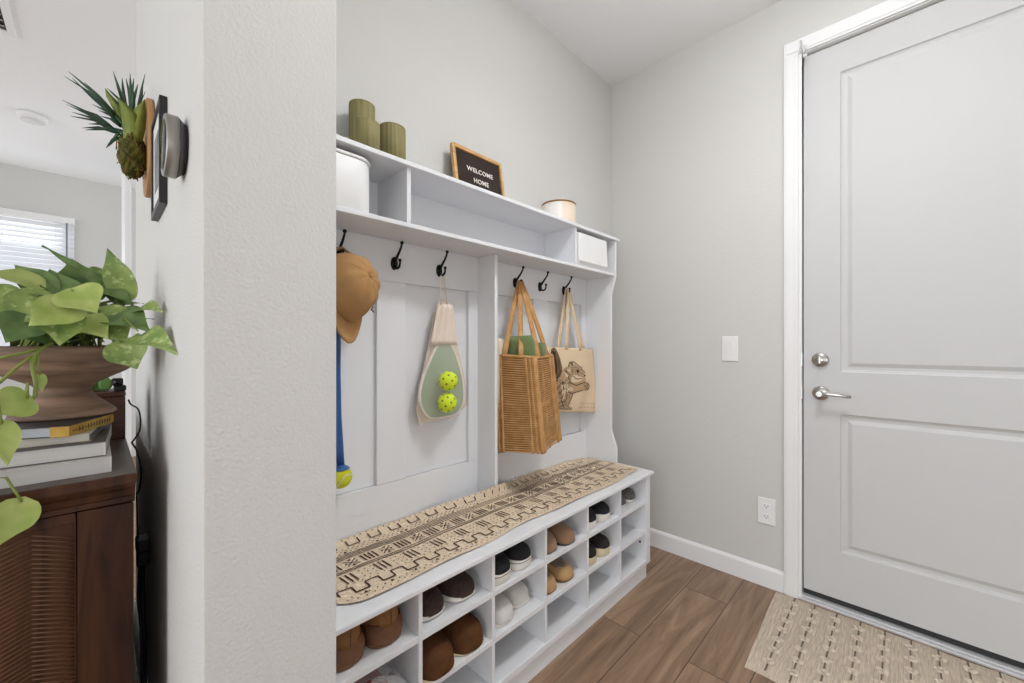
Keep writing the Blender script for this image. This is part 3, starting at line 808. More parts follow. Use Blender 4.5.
# ------------------------------------------------------------------ hanging things
# --- cap
mcap = mat('tan_canvas_cap', (184, 142, 92), .9, col2=(168, 126, 78), vscale=9, bump=.4, bscale=300)
hat = thing('baseball_cap', 'tan canvas cap hanging from the leftmost hook', 'cap', (-1.2, .53, 1.30))
hc = Vector((-1.222, .518, 1.315))
def cap_pt(a, q):       # a angle around the opening, q 0 rim .. 1 top
    r0 = .094
    rad = math.cos(q * PI / 2) ** .72
    wr = 1 + .03 * math.sin(3 * a + 1) * (1 - q) + .02 * math.sin(7 * a) * q * (1 - q) * 3
    y = r0 * rad * math.cos(a) * wr * .92; z = r0 * rad * math.sin(a) * wr * 1.03
    if z < 0: y *= 1 - .30 * (-z / .1) * (1 - .3 * q); z *= 1.10
    x = .112 * math.sin(q * PI / 2) ** .9 + .004 * math.sin(9 * a + 6 * q) * math.sin(PI * q)
    ax = Vector((x, y, z)); ax = Matrix.Rotation(math.radians(-16), 3, 'Y') @ ax      # top tilts a little up
    ax = Matrix.Rotation(math.radians(22), 3, 'Z') @ ax
    return hc + ax
b = MB(); b.grid(lambda i, j: cap_pt(2 * PI * i, j * .995), 48, 14); obj('crown', b, mcap, hat, solid=.003)
b = MB()
for k in range(6):
    b.tube([cap_pt(PI / 6 + k * PI / 3, q / 10 * .98) + Vector((.0012, 0, 0)) for q in range(11)], .0013, 5)
b.ball(cap_pt(0, 1.0) + Vector((.002, 0, 0)), .006, 6)
obj('seams_and_button', b, mcap, hat).name = 'top_button_and_seams'
b = MB()
def brim(i, j):
    a = math.radians(-90 + 54 * (i * 2 - 1))
    p0 = cap_pt(a, 0.03)
    ext = .066 * j * max(.0, math.cos((i * 2 - 1) * PI / 2 * .94)) ** .35
    d = Vector((.12, -.10 + .05 * (i - .5), -1)).normalized()
    return p0 + d * ext
b.grid(brim, 24, 8); obj('brim', b, mcap, hat, solid=.004)
b = MB(); lp = [cap_pt(math.radians(-58), .22) + Vector((.002, 0, 0))]
e0 = cap_pt(math.radians(-62), .30) + Vector((.004, -.003, 0))
b.tube([e0, e0 + Vector((.001, .008, .012)), e0 + Vector((.001, .018, .010)), e0 + Vector((0, .012, .002)), e0 + Vector((.001, .02, -.006))], [.002, .003, .002, .003, .0014], 6)
obj('small_dark_logo', b, M['blackp'], hat).name = 'dark_logo'
b = MB(); b.tube([cap_pt(math.radians(60), .02), hc + Vector((-.01, .03, .11)), (-1.24, .524, 1.442), hc + Vector((-.012, -.02, .11)), cap_pt(math.radians(120), .02)], .005, 7, flat=.35); obj('back_strap', b, mcap, hat)
# --- ball launcher and ball
mblue = mat('blue_plastic', (34, 82, 142), .4)
ln = thing('ball_launcher', 'blue plastic dog ball launcher hanging below the tan cap', 'ball launcher', (-1.255, .515, .8))
b = MB()
pts = [(-1.252, .524, 1.418), (-1.250, .516, 1.33), (-1.248, .512, 1.20), (-1.246, .510, 1.05), (-1.243, .512, .92), (-1.240, .517, .83), (-1.232, .518, .776)]
b.tube(pts, [.006, .010, .0135, .014, .0135, .013, .012], 10, flat=.45, up=(1, 0, 0)); obj('arm', b, mblue, ln)
bc = Vector((-1.228, .516, .742))
b = MB(); b.grid(lambda i, j: bc + Vector((math.cos(2 * PI * i) * math.sin(j * .8), math.sin(2 * PI * i) * math.sin(j * .8), math.cos(j * .8))) * .0365, 28, 8); obj('cup', b, mblue, ln, solid=.002)
ball = MB(); ball.ball(bc, .0335, 14)
tb = thing('tennis_ball', 'yellow tennis ball held in the blue launcher cup', 'ball', bc)
obj('felt_cover', ball, mat('tennis_felt', (204, 206, 44), .95, bump=.6, bscale=300), tb)
b = MB(); b.tube([bc + .0338 * Vector((math.cos(q) * .9, math.sin(q) * .5 + .0, math.sin(q) * .35 + .3 * math.cos(2 * q))).normalized() for q in [2 * PI * k / 40 for k in range(40)]], .0014, 5, cyc=True); obj('seam', b, wsole, tb)
# --- net bag with paddle and balls
XN = -1.235
mcream = mat('cream_cotton', (232, 216, 200), .95, bump=.3, bscale=250)
mnet = mat('cream_netting', (236, 226, 212), .9, alpha=.22)
mgp = mat('sage_paddle', (150, 172, 146), .5)
nb = thing('drawstring_bag', 'cream drawstring net bag hanging from the third hook', 'bag', (-1.24, .9, 1.1))
out = [(438, 304), (445, 300), (452, 304), (456, 330), (461, 362), (467, 392), (466, 405), (455, 416), (440, 420), (428, 422), (420, 426), (417, 410), (419, 392), (425, 365), (430, 340), (434, 318)]
b = MB(); pts = [P(px, py, XN - .012) for px, py in out]
b.prism([(p.y, p.z) for p in pts], XN - .020, XN - .014, lambda y, z, x: (x, y, z)); obj('back_cloth', b, mcream, nb, bevel=.002)
b = MB()
tl, tr = P(437, 306, XN), P(453, 306, XN); bl_, br_ = P(430, 345, XN), P(457, 345, XN)
def top_cloth(i, j):
    p = tl.lerp(tr, i).lerp(bl_.lerp(br_, i), j)
    return p + Vector((.012 * math.sin(PI * i) + .003 * math.sin(i * 25 + j * 3) * (1 - .4 * j), 0, .006 * math.sin(i * PI) * (1 - j)))
b.grid(top_cloth, 26, 8); obj('gathered_top', b, mcream, nb, solid=.002)
b = MB(); cN = [(430, 345), (457, 345), (463, 370), (467, 392), (466, 405), (455, 416), (440, 420), (428, 422), (420, 426), (417, 408), (419, 392), (425, 365)]
L_ = [P(*q, XN) for q in ((430, 345), (425, 365), (419, 390), (418, 410), (421, 424))]
R_ = [P(*q, XN) for q in ((457, 345), (462, 368), (467, 392), (466, 406), (448, 419))]
def netf(i, j):
    k = min(3, int(j * 4)); q = j * 4 - k
    l = L_[k].lerp(L_[k + 1], q); r = R_[k].lerp(R_[k + 1], q)
    p = l.lerp(r, i)
    return p + Vector((-.006 + .062 * math.sin(PI * i) ** .6 * math.sin(PI * min(1, .12 + j * .82)) ** .5, 0, 0))
b.grid(netf, 24, 22); obj('net_front', b, mnet, nb)
b = MB(); hkp = Vector((-1.268 + .020, .906, hz0 - .012))
b.tube([P(441, 306, XN), P(440, 292, XN), (hkp.x, hkp.y - .006, hkp.z - .01), (hkp.x, hkp.y, hkp.z - .003), (hkp.x + .002, hkp.y + .008, hkp.z - .01), P(446, 292, XN), P(447, 304, XN)], .0022, 6); obj('drawstring', b, mcream, nb)
# paddle
pd = thing('pickleball_paddle', 'sage green paddle with white edge standing inside the net bag', 'paddle', (-1.238, .89, .9))
outl = [(440, 343), (449, 343), (456, 358), (461, 375), (463, 392), (462, 404), (455, 414), (443, 417), (431, 418), (424, 412), (420, 400), (421, 386), (427, 368), (434, 352)]
pp = [P(px, py, XN) for px, py in outl]
def smooth_loop(pts, k=3):
    out = []
    n = len(pts)
    for i in range(n):
        p0, p1, p2, p3 = pts[i - 1], pts[i], pts[(i + 1) % n], pts[(i + 2) % n]
        for s in range(k):
            t = s / k
            out.append(.5 * ((2 * p1) + (p2 - p0) * t + (2 * p0 - 5 * p1 + 4 * p2 - p3) * t * t + (3 * p1 - p0 - 3 * p2 + p3) * t ** 3))
    return out
sl = smooth_loop(pp)
b = MB(); b.prism([(p.y, p.z) for p in sl], XN - .008, XN + .004, lambda y, z, x: (x, y, z), smooth=True); obj('face', b, mgp, pd)
b = MB(); b.tube([p + Vector((-.002, 0, 0)) for p in sl], .0058, 8, cyc=True, flat=1.25, up=(1, 0, 0)); obj('edge_guard', b, mat('white_edge', (236, 226, 214), .6), pd)
b = MB(); g0, g1 = P(445, 345, XN - .002), P(445, 316, XN - .002); b.tube([g0, g0.lerp(g1, .5), g1], [.014, .013, .014], 10, flat=.5, up=(1, 0, 0)); obj('grip', b, mcream, pd)
mbal = mat('neon_ball', (214, 236, 40), .5); mhol = mat('ball_hole', (120, 132, 24), .7)
for (px, py, lab) in ((448, 381, 'upper'), (447, 402.5, 'lower')):
    c = P(px, py, XN + .043)
    t = thing('pickleball', 'neon yellow perforated ball, %s of two in the net bag' % lab, 'ball', c, 'neon balls in the net bag')
    b = MB(); b.ball(c, .0360, 14); o = obj('shell', b, mbal, t)
    b = MB(); n = 30
    for k in range(n):
        zz = 1 - 2 * (k + .5) / n; a = k * 2.39996; r = math.sqrt(1 - zz * zz)
        d = Vector((r * math.cos(a), r * math.sin(a), zz)); q = d.orthogonal().normalized(); s_ = d.cross(q)
        ctr = c + d * .0362
        b.add([ctr + (q * math.cos(2 * PI * m / 8) + s_ * math.sin(2 * PI * m / 8)) * .0042 for m in range(8)], [tuple(range(8))])
    obj('holes', b, mhol, t)
# --- woven tote
mrat = mat('caramel_cord', (202, 156, 102), .8, col2=(182, 134, 80), vscale=30, bump=.3, bscale=200)
mlin = mat('brown_netting', (126, 86, 48), .95, col2=(152, 112, 72), vscale=26)
tt = thing('woven_tote', 'caramel woven cord tote bag hanging from the fourth hook', 'bag', (-1.17, 1.28, .72))
def quad(z):
    q = max(0, min(1, (z - .70) / .40))
    A = Vector((-1.255, 1.128 + .0, z)); B = Vector((-1.050 - .02 * q, 1.262 - .035 * q, z)); C = Vector((-1.115 - .010 * q, 1.468 - .050 * q, z)); D_ = Vector((-1.258, 1.40, z))
    return [A, B, C, D_]
def tote_ring(z, n=10, inset=0, drop=True):
    c4 = quad(z); ctr = sum(c4, Vector()) / 4
    c4 = [c + (ctr - c).normalized() * inset for c in c4]
    out = []
    for i in range(4):
        p, q, r = c4[i - 1], c4[i], c4[(i + 1) % 4]
        a0, a1 = q.lerp(p, .09), q.lerp(r, .09)
        for k in range(5):
            t = k / 4; out.append(a0.lerp(q, t).lerp(q.lerp(a1, t), t))
        nx = r.lerp(q, .09)
        for k in range(1, n):
            t = k / n; p_ = a1.lerp(nx, t)
            out.append(p_ - (ctr - p_).normalized() * (.004 if i == 0 else -.006) * math.sin(PI * t))
    if drop:
        for p in out: p.z += (-.012 * math.sin((p.y - 1.1) * 8) ** 2) if z > .9 else (.03 * max(0, (p.y - 1.25)) * 2 * (1 if z < .74 else .3))
    return out
b = MB(); zs = [.700 + .40 * k / 20 for k in range(21)]
b.rings([tote_ring(z, inset=.004 + (.03 if k == 0 else 0)) for k, z in enumerate(zs)], cap0=True, cap1=False); obj('inner_net', b, mlin, tt)
b = MB()
for k in range(44): b.tube(tote_ring(.706 + .392 * k / 43), .0031, 5, cyc=True)
ncol = len(tote_ring(.8))
for j in (2, 16, 30, 44): b.tube([tote_ring(z)[j % ncol] for z in zs], .0085, 6)
for j, q9 in ((5, .006), (6, .006), (7, .006), (13, .005), (14, .005), (17, .006), (18, .006), (22, .004), (27, .006)): b.tube([tote_ring(z)[j % ncol] for z in zs], q9, 6)
obj('cord_weave', b, mrat, tt)
b = MB(); b.tube(tote_ring(1.102), .006, 8, cyc=True); obj('rim', b, mrat, tt)
hk4 = Vector((-1.268 + .026, 1.322, hz0 + .002))
R0 = tote_ring(1.10)
def strap(j0, j1, off):
    p, q = R0[j0], R0[j1]
    pts = []
    top = hk4 + Vector((off, 0, .004))
    for e in (p, q):
        seg = [e + (top - e) * t + Vector((0, 0, .012 * math.sin(PI * t))) for t in [k / 8 for k in range(9)]]
        pts += seg if e is p else seg[::-1]
    s = MB(); s.tube(pts, .0115, 8, flat=.28, up=(1, -.5, .1)); return s
obj('strap', strap(8, 12, .004), mrat, tt)
obj('strap', strap(20, 26, .010), mrat, tt)
def roll(label, c0, c1, r, m, cat='towel', nm='rolled_towel', wide=1.0):
    t = thing(nm, label, cat, c0, 'rolled towels in the woven tote')
    b = MB(); c0, c1 = Vector(c0), Vector(c1); ax = (c1 - c0).normalized(); q = Vector((.88, .47, 0)); q = (q - ax * q.dot(ax)).normalized(); s = ax.cross(q); q = q * wide; s = s / wide
    rs = []
    for k, (t_, rr2) in enumerate(((0, .82), (.03, .96), (.1, 1), (.5, 1.03), (.9, 1), (.97, .96), (1, .82))):
        rs.append([c0.lerp(c1, t_) + (q * math.cos(a) + s * math.sin(a)) * r * rr2 * (1 + .03 * math.sin(5 * a + k)) for a in [2 * PI * i / 28 for i in range(28)]])
    b.rings(rs); obj('roll', b, m, t)
    b = MB(); pts = [c1 + ax * .001 + (q * math.cos(a) + s * math.sin(a)) * r * (.1 + .72 * a / (6 * PI)) for a in [6 * PI * i / 60 for i in range(61)]]
    b.tube(pts, .0025, 5); obj('rolled_edge', b, m, t)
mgreen = mat('green_terry', (112, 130, 76), .98, bump=1, bscale=220, sheen=.4)
mterry = mat('cream_terry', (228, 216, 194), .98, bump=1, bscale=220, sheen=.4)
roll('large green rolled towel standing in the woven tote', (-1.150, 1.258, .86), (-1.158, 1.240, 1.178), .045, mgreen, wide=1.4)
roll('small green rolled towel at the right side of the tote', (-1.158, 1.345, .86), (-1.148, 1.340, 1.150), .038, mgreen)
roll('cream rolled towel at the left edge of the tote', (-1.225, 1.180, .86), (-1.222, 1.160, 1.168), .032, mterry)
roll('cream rolled towel peeking out at the right of the tote', (-1.195, 1.395, .86), (-1.170, 1.408, 1.142), .026, mterry)
# --- canvas tote with squirrel
mcan = mat('natural_canvas', (226, 203, 170), .95, bump=.3, bscale=350, var=.05, vscale=12)
mprl = mat('print_mid', (186, 156, 122), .95); mprd = mat('print_dark', (58, 42, 32), .95)
XC = -1.214
ct = thing('canvas_tote', 'natural canvas tote with printed squirrel hanging from the rightmost hook', 'bag', (XC, 1.7, .8))
TL, TR, BL, BR = P(548, 347, XC), P(593, 349, XC), P(552, 412, XC), P(596.5, 412.5, XC)
def can(i, j, d=0):
    p = TL.lerp(TR, i).lerp(BL.lerp(BR, i), j)
    return p + Vector((d + .022 * math.sin(PI * i) ** .7 * math.sin(PI * min(1, .1 + .88 * j)) ** .7 + .0025 * math.sin(i * 17 + j * 6), 0, 0))
b = MB(); b.grid(can, 34, 30); b.grid(lambda i, j: can(i, j) * 1 + Vector((-.006 - 2 * (can(i, j).x - XC) * .45, 0, 0)), 20, 16)
b.rings([[can(k / 34, 0) for k in range(35)], [can(k / 34, 0) + Vector((-.008, 0, 0)) for k in range(35)]], cap0=False, cap1=False, closed=False)
obj('body', b, mcan, ct, solid=.0015)
def inv(p):                                     # photograph point -> (i, j) on the bag front
    q = P(p[0], p[1], XC)
    j = .5
    for _ in range(6):
        l, r = TL.lerp(BL, j), TR.lerp(BR, j); i = (q.y - l.y) / (r.y - l.y)
        tz, bz = TL.lerp(TR, i).z, BL.lerp(BR, i).z; j = (tz - q.z) / (tz - bz)
    return i, j
def Z(a): return inv((500 + a[0] / 6.83, 320 + a[1] / 6.83))
pr = MB()
def pfill(pts, m, d):
    sm = smooth_loop([Vector((*Z(p), 0)) for p in pts], 3)
    bm = bmesh.new(); vs = [bm.verts.new((p.x, p.y, 0)) for p in sm]
    f = bm.faces.new(vs); bmesh.ops.triangulate(bm, faces=[f])
    bm.verts.ensure_lookup_table()
    bmesh.ops.subdivide_edges(bm, edges=[e for e in bm.edges if e.calc_length() > .08], cuts=2)
    bmesh.ops.triangulate(bm, faces=bm.faces)
    bm.verts.index_update()
    pr.add([can(v.co.x, v.co.y, d) for v in bm.verts], [tuple(v.index for v in f.verts) for f in bm.faces], m); bm.free()
def pline(pts, m, wd=.004, d=.0026):
    q = [Vector((*Z(p), 0)) for p in pts]
    W2 = wd / .36
    for a, c in zip(q, q[1:]):
        n = Vector((-(c - a).y, (c - a).x, 0))
        if n.length < 1e-6: continue
        n = n.normalized() * W2 / 2
        pr.add([can(v.x, v.y, d) for v in (a + n, c + n, c - n, a - n)], [(0, 1, 2, 3)], m)
pfill([(352, 330), (340, 250), (345, 200), (362, 188), (385, 225), (402, 285), (408, 345), (388, 402), (362, 392)], 3, .0016)
pfill([(352, 290), (348, 215), (362, 222), (376, 300), (378, 350), (364, 380)], 1, .0021)
pfill([(392, 380), (410, 340), (440, 318), (452, 286), (470, 300), (505, 312), (540, 345), (556, 378), (545, 405), (520, 425), (530, 448), (566, 428), (592, 440), (594, 468), (565, 482), (530, 478), (480, 500), (468, 545), (455, 585), (484, 596), (480, 610), (400, 606), (372, 580), (365, 520), (362, 450)], 0, .0016)
pfill([(465, 385), (490, 372), (540, 392), (528, 412), (490, 425), (462, 415)], 2, .0021)
pfill([(405, 440), (450, 450), (490, 470), (450, 490), (410, 480)], 2, .0021)
pfill([(499, 346), (507, 341), (516, 347), (514, 357), (504, 359)], 1, .0026)
pline([(490, 350), (498, 340), (512, 336), (522, 344)], 1, .002)
pfill([(548, 372), (558, 374), (556, 384), (548, 382)], 1, .0026)
pfill([(454, 294), (462, 282), (474, 298), (468, 312)], 3, .0022)
for L1 in ([(440, 318), (452, 286), (480, 285), (520, 315), (556, 360)], [(445, 400), (460, 430), (500, 445), (530, 430), (560, 424)], [(400, 345), (380, 400), (362, 450), (365, 520), (372, 585), (400, 606), (480, 608)],
           [(410, 420), (430, 470), (470, 500), (530, 480), (590, 470), (596, 445), (570, 425)], [(480, 500), (468, 545), (452, 585)], [(545, 440), (565, 455), (560, 478)], [(565, 430), (578, 448), (572, 474)],
           [(415, 500), (405, 545), (425, 590)], [(345, 200), (338, 250), (352, 330), (365, 390)], [(420, 350), (445, 372), (440, 400)], [(480, 392), (505, 402), (535, 398)]):
    pline(L1, 1, .0042)
rh = random.Random(5)
for k in range(150):
    x, y = rh.uniform(372, 462), rh.uniform(395, 590)
    pline([(x, y), (x + rh.uniform(-8, 6), y + rh.uniform(8, 18))], 1, .0022)
for k in range(30):
    x, y = rh.uniform(345, 400), rh.uniform(215, 390)
    pline([(x, y), (x + rh.uniform(-3, 5), y + rh.uniform(12, 24))], 1, .0024)
for k in range(60):
    x, y = rh.uniform(415, 540), rh.uniform(312, 385)
    pline([(x, y), (x + rh.uniform(2, 12), y + rh.uniform(3, 9))], 1, .002)
for row, (x0, x1, y0) in enumerate(((528, 640, 565), (528, 652, 590))):     # two faded lines of small illegible print
    x = x0
    while x < x1:
        wd = rh.uniform(5, 10); pline([(x, y0 + rh.uniform(-3, 3)), (x + wd * .5, y0 + 8)], 0, .003); pline([(x + wd * .5, y0), (x + wd * .6, y0 + 9)], 0, .002)
        x += wd + 4 + (6 if rh.random() < .2 else 0)
obj('squirrel_print', pr, [mprl, mprd, mcan, mat('print_tail', (118, 92, 68), .95)], ct)
hk6 = Vector((-1.268 + .024, 1.686, hz0 + .006))
def cstrap(i0, i1, back, dx):
    s = MB(); p, q = can(i0, .03, .002 - back), can(i1, .03, .002 - back)
    top = hk6 + Vector((dx, 0, 0)); pts = []
    for e in (p, q):
        seg = [Vector(e) + (top - Vector(e)) * t for t in [k / 8 for k in range(9)]]
        pts += seg if e is p else seg[::-1]
    s.tube(pts, .013, 8, flat=.14, up=(1, 0, .1)); return s
obj('strap', cstrap(.34, .66, 0, .010), mcan, ct)
obj('strap', cstrap(.22, .80, .016, -.004), mcan, ct)

# ------------------------------------------------------------------ door mat
mr1 = mat('jute_mat', (212, 196, 176), .97, var=.30, vscale=30, stretch=(12, .7, 1), bump=.6, bscale=30)
mr2 = mat('jute_dark', (112, 98, 84), .97); mr3 = mat('jute_knot', (214, 200, 182), .97, bump=.5, bscale=200)
b = MB()
MX0, MX1, MY0, MY1 = -.428, .56, 1.602, 2.193
def mz(x): return .0075 + .0016 * math.sin(x * 2 * PI / .0125)
nx_ = 320
def matp(i, j):
    x = MX0 + (MX1 - MX0) * i; y = MY0 + (MY1 - MY0) * j
    x += .020 * (1 - j) * max(0, 1 - i * 6)           # left border flares a little
    y += .003 * math.sin(x * 31)
    return (x, y, mz(x) if .0 < j < 1 else .001)
b.grid(matp, nx_, 6, 0, True)
b.rings([[matp(i / nx_, j) for i in range(nx_ + 1)] for j in (0,)] + [[(matp(i / nx_, 0)[0], matp(i / nx_, 0)[1], .0005) for i in range(nx_ + 1)]], 0, False, False, closed=False)
rk = random.Random(9)
c = -.352
while c < MX1 - .03:
    y = MY1 - .012; k = 0
    while y > MY0 + .03:
        if k % 2 == 0:
            xx = c + rk.uniform(-.002, .002)
            b.box(xx - .0024, xx + .0024, y - .038, y, .008, .0104, 1)
            y -= .040
        else:
            for q in range(5):
                a = 2 * PI * q / 5 + rk.random()
                b.ball((c + .013 * math.cos(a), y - .016 + .011 * math.sin(a), .0090), .0085, 4, 2, sz=.55)
            y -= .034
        k += 1
    c += .0735
tag(obj('door_mat', b, [mr1, mr2, mr3]), 'woven tan jute mat with rows of knots on the floor before the door', 'door mat')

# ------------------------------------------------------------------ living-room side: cabinet and what is on it
mcabw = wood_mat('dark_walnut', (42, 22, 12), (92, 56, 35), (9, 9, .8), 2.4, .42, 1.0)
mcabw.node_tree.nodes['Principled BSDF'].inputs['Specular IOR Level'].default_value = .25
mcabt = wood_mat('worn_dark_top', (66, 54, 48), (104, 90, 82), (1, 8, 1), 3, .4, .8)
mcabd = mat('carved_groove', (100, 68, 46), .6)
CX, CY, CZ = -1.157, .059, .875
cabt = thing('wooden_cabinet', 'dark carved wooden cabinet standing against the living-room wall', 'cabinet', (-1.75, -.16, 0))
cy0 = -.40
b = MB(); b.box(-2.35, CX, cy0, CY, .853, CZ); o = obj('top', b, [mcabt, mcabw], cabt, bevel=.003)
for p in o.data.polygons: p.material_index = 0 if p.normal.z > .5 else 1
b = MB(); b.prism([(0, .853), (.004, .846), (.012, .838), (.014, .826), (.020, .822), (.020, .812), (0.026, .808), (.4, .808), (.4, .853)], cy0 + .01, CY - .002, lambda a, z, y: (CX - .004 - a, y, z)); obj('moulding', b, mcabw, cabt)
b = MB()
b.box(-2.33, CX - .03, cy0 + .012, CY - .006, .03, .808)
b.box(CX - .03, CX - .022, CY - .088, CY - .004, .03, .808); b.box(CX - .03, CX - .022, cy0 + .012, cy0 + .09, .03, .808)
b.box(CX - .03, CX - .022, cy0 + .09, CY - .088, .03, .11); b.box(CX - .03, CX - .022, cy0 + .09, CY - .088, .790, .808)
obj('body', b, mcabw, cabt, bevel=.002)
b = MB()                                            # carved herringbone on the end panel
ya, yb2, za, zb = cy0 + .092, CY - .090, .112, .788
w_ = .055; col = 0; y = yb2
while y > ya + .005:
    yl = max(ya, y - w_); z = za - .03
    while z < zb:
        z0, z1 = (z, z + .022)
        if not (col % 2): z0, z1 = z1, z0
        if max(z0, z1) < zb and min(z0, z1) > za:
            b.tube([(CX - .029, yl, z0), (CX - .029, y, z1)], .0014, 5)
        z += .0088
    y -= w_; col += 1
obj('herringbone_carving', b, mcabd, cabt)
for xx in (-1.20, -2.30):
    for yy in (cy0 + .03, CY - .03):
        b = MB(); b.box(xx - .02, xx + .02, yy - .018, yy + .018, .0005, .031); obj('foot', b, mcabw, cabt)
# books
mpage = mat('book_pages', (214, 208, 198), .9, bump=.5, bscale=4, stretch=(1, 1, 260)); mpw = mat('white_pages', (206, 204, 202), .9, bump=.5, bscale=4, stretch=(1, 1, 260))
mgrey = mat('grey_cover', (92, 88, 86), .6); mylw = mat('yellow_cover', (196, 158, 62), .6, col2=(170, 128, 44), vscale=30); mwc = mat('white_cover', (214, 210, 206), .55); mdkc = mat('dark_cover', (52, 52, 56), .5)
mcrm = mat('cream_cover', (206, 196, 176), .6)
BZ = [.8755, .907, .9385, .955, .9772]
def book(label, x1, y1, z0, z1, lx, ly, rot, m_cover, m_page, m_spine=None, cov=.0022):
    """corner nearest the camera at (x1, y1); pages show on the +x side, spine on +y side"""
    t = thing('book', label, 'book', (x1, y1, z0), 'books stacked on the cabinet')
    t.rotation_euler = (0, 0, rot)
    b = MB(); b.box(-lx + .003, -.002, -ly + .003, -.003, cov, z1 - z0 - cov); obj('pages', b, m_page, t, local=True)
    b = MB(); b.box(-lx, 0, -ly, 0, 0, cov); b.box(-lx, 0, -ly, 0, z1 - z0 - cov, z1 - z0 - .0003); obj('cover', b, m_cover, t, local=True)
    b = MB(); b.box(-lx, 0, -.003, 0, cov, z1 - z0 - cov); obj('spine', b, m_spine or m_cover, t, local=True)
    return t
book('thick white book at the bottom of the stack on the cabinet', -1.203, .022, BZ[0], BZ[1], .30, .25, math.radians(0), mwc, mpw, cov=.001)
book('white-paged book with grey cover, second from the bottom of the stack', -1.219, .013, BZ[1], BZ[2], .27, .23, math.radians(-3), mgrey, mpw, mwc)
book('thin cream book under the yellow-spined book', -1.246, -.008, BZ[2], BZ[3], .18, .19, math.radians(-6), mcrm, mpage, mgrey, cov=.001)
yb_k = book('dark-covered book with yellow spine directly under the wooden bowl', -1.228, -.040, BZ[3], BZ[4], .17, .15, math.radians(-24), mdkc, mat('grey_pages', (180, 184, 190), .9, bump=.4, bscale=4, stretch=(1, 1, 260)), mylw)
b = MB(); b.box(-.165, 0.0003, -.028, .0006, .0003, .0213); o = obj('yellow_wrap', b, mylw, yb_k, local=True)
b = MB(); rs9 = random.Random(2); x = -.012
while x > -.15:                                  # worn lettering strokes on the spine
    b.box(x - .003, x, .0006, .0010, .005, .0155) if rs9.random() < .8 else None
    b.box(x - .007, x, .0006, .0010, .009, .011); x -= .0105
obj('spine_print', b, mdkc, yb_k, local=True)

# bowl with pothos
mbowl = wood_mat('worn_carved_wood', (96, 74, 60), (172, 142, 118), (1, 1, 7), 3.5, .7, 1.2, .3)
BCX, BCY, BZ0 = -1.415, -.052, .9776
pot = thing('potted_pothos', 'trailing pothos in a waisted wooden bowl on the book stack', 'potted plant', (BCX, BCY, BZ0))
b = MB()
prof = [(0, 0), (.083, 0), (.088, .004), (.086, .010), (.070, .026), (.052, .042), (.045, .056), (.044, .064), (.052, .074), (.075, .087), (.105, .103), (.128, .122), (.139, .142), (.141, .157), (.137, .163), (.131, .161), (.127, .145), (.105, .118), (.06, .100), (0, .095)]
b.lathe(prof, 56, (BCX, BCY, BZ0)); obj('bowl', b, mbowl, pot)
b = MB(); rs3 = random.Random(4)
b.lathe([(0, .150), (.09, .148), (.126, .142), (.120, .135), (0, .13)], 40, (BCX, BCY, BZ0)); obj('soil', b, mat('dark_soil', (40, 32, 24), .98, bump=1, bscale=90), pot)
def leaf_mat():
    m = mat('pothos_leaf', (150, 168, 92), .42, col2=(108, 136, 70), vscale=22, bump=.2, bscale=40, spec=.4)
    nt = m.node_tree; bs = nt.nodes['Principled BSDF']
    n = nt.nodes.new('ShaderNodeTexNoise'); n.inputs['Scale'].default_value = 62; n.inputs['Detail'].default_value = 3
    tc = nt.nodes.new('ShaderNodeTexCoord'); nt.links.new(tc.outputs['Object'], n.inputs['Vector'])
    r = nt.nodes.new('ShaderNodeValToRGB'); r.color_ramp.elements[0].position = .54; r.color_ramp.elements[1].position = .66
    r.color_ramp.elements[0].color = (0, 0, 0, 1); r.color_ramp.elements[1].color = (.75, .75, .75, 1)
    nt.links.new(n.outputs[0], r.inputs[0])
    mx = nt.nodes.new('ShaderNodeMixRGB'); mx.inputs[2].default_value = srgb(192, 206, 144)
    old = bs.inputs['Base Color'].links[0].from_socket
    nt.links.new(r.outputs[0], mx.inputs[0]); nt.links.new(old, mx.inputs[1]); nt.links.new(mx.outputs[0], bs.inputs['Base Color'])
    return m
mleaf = leaf_mat()
mleaf2 = mat('pothos_leaf_dark', (116, 142, 82), .42, col2=(82, 110, 60), vscale=30, bump=.2, bscale=40, spec=.4)
mleaf3 = mat('pothos_leaf_lime', (178, 190, 112), .45, col2=(150, 170, 84), vscale=26, bump=.2, bscale=40, spec=.4)
mstem = mat('pothos_stem', (128, 142, 66), .6)
fo = MB(); st_ = MB()
def leaf(base, tip, width, nrm, m=0, droop=.12, fold=.22, stem=None):
    base, tip = Vector(base), Vector(tip); ax = tip - base; L = ax.length; ax.normalize()
    n = Vector(nrm); n = (n - ax * n.dot(ax)).normalized(); s = ax.cross(n)
    def f(i, j):
        u = j * 2 - 1
        w2 = width / 2 * (math.sin(PI * min(1, i ** .62 * 1.0)) ** .75 if 0 < i < 1 else 0)
        if i > .55: w2 *= 1 - .55 * ((i - .55) / .45) ** .8
        back = -.13 * abs(u) ** 1.6 * (1 - i) ** 3 * L
        p = base + ax * (i * L + back) + s * (u * w2) + n * (fold * w2 * abs(u) ** 1.3 - droop * L * (i - .5) ** 2 * 2 + .02 * L * math.sin(i * 9 + u * 2))
        return p
    fo.grid(f, 14, 8, m)
    src = Vector(stem) if stem else Vector((BCX + rs3.uniform(-.06, .05), BCY + rs3.uniform(-.07, .06), BZ0 + .145))
    mid = src.lerp(base, .55) + Vector((0, 0, .035))
    st_.tube([src, src.lerp(mid, .5) + Vector((0, 0, .012)), mid, mid.lerp(base, .6), base], [.0026, .0024, .0022, .002, .0016], 6)
V = Vector
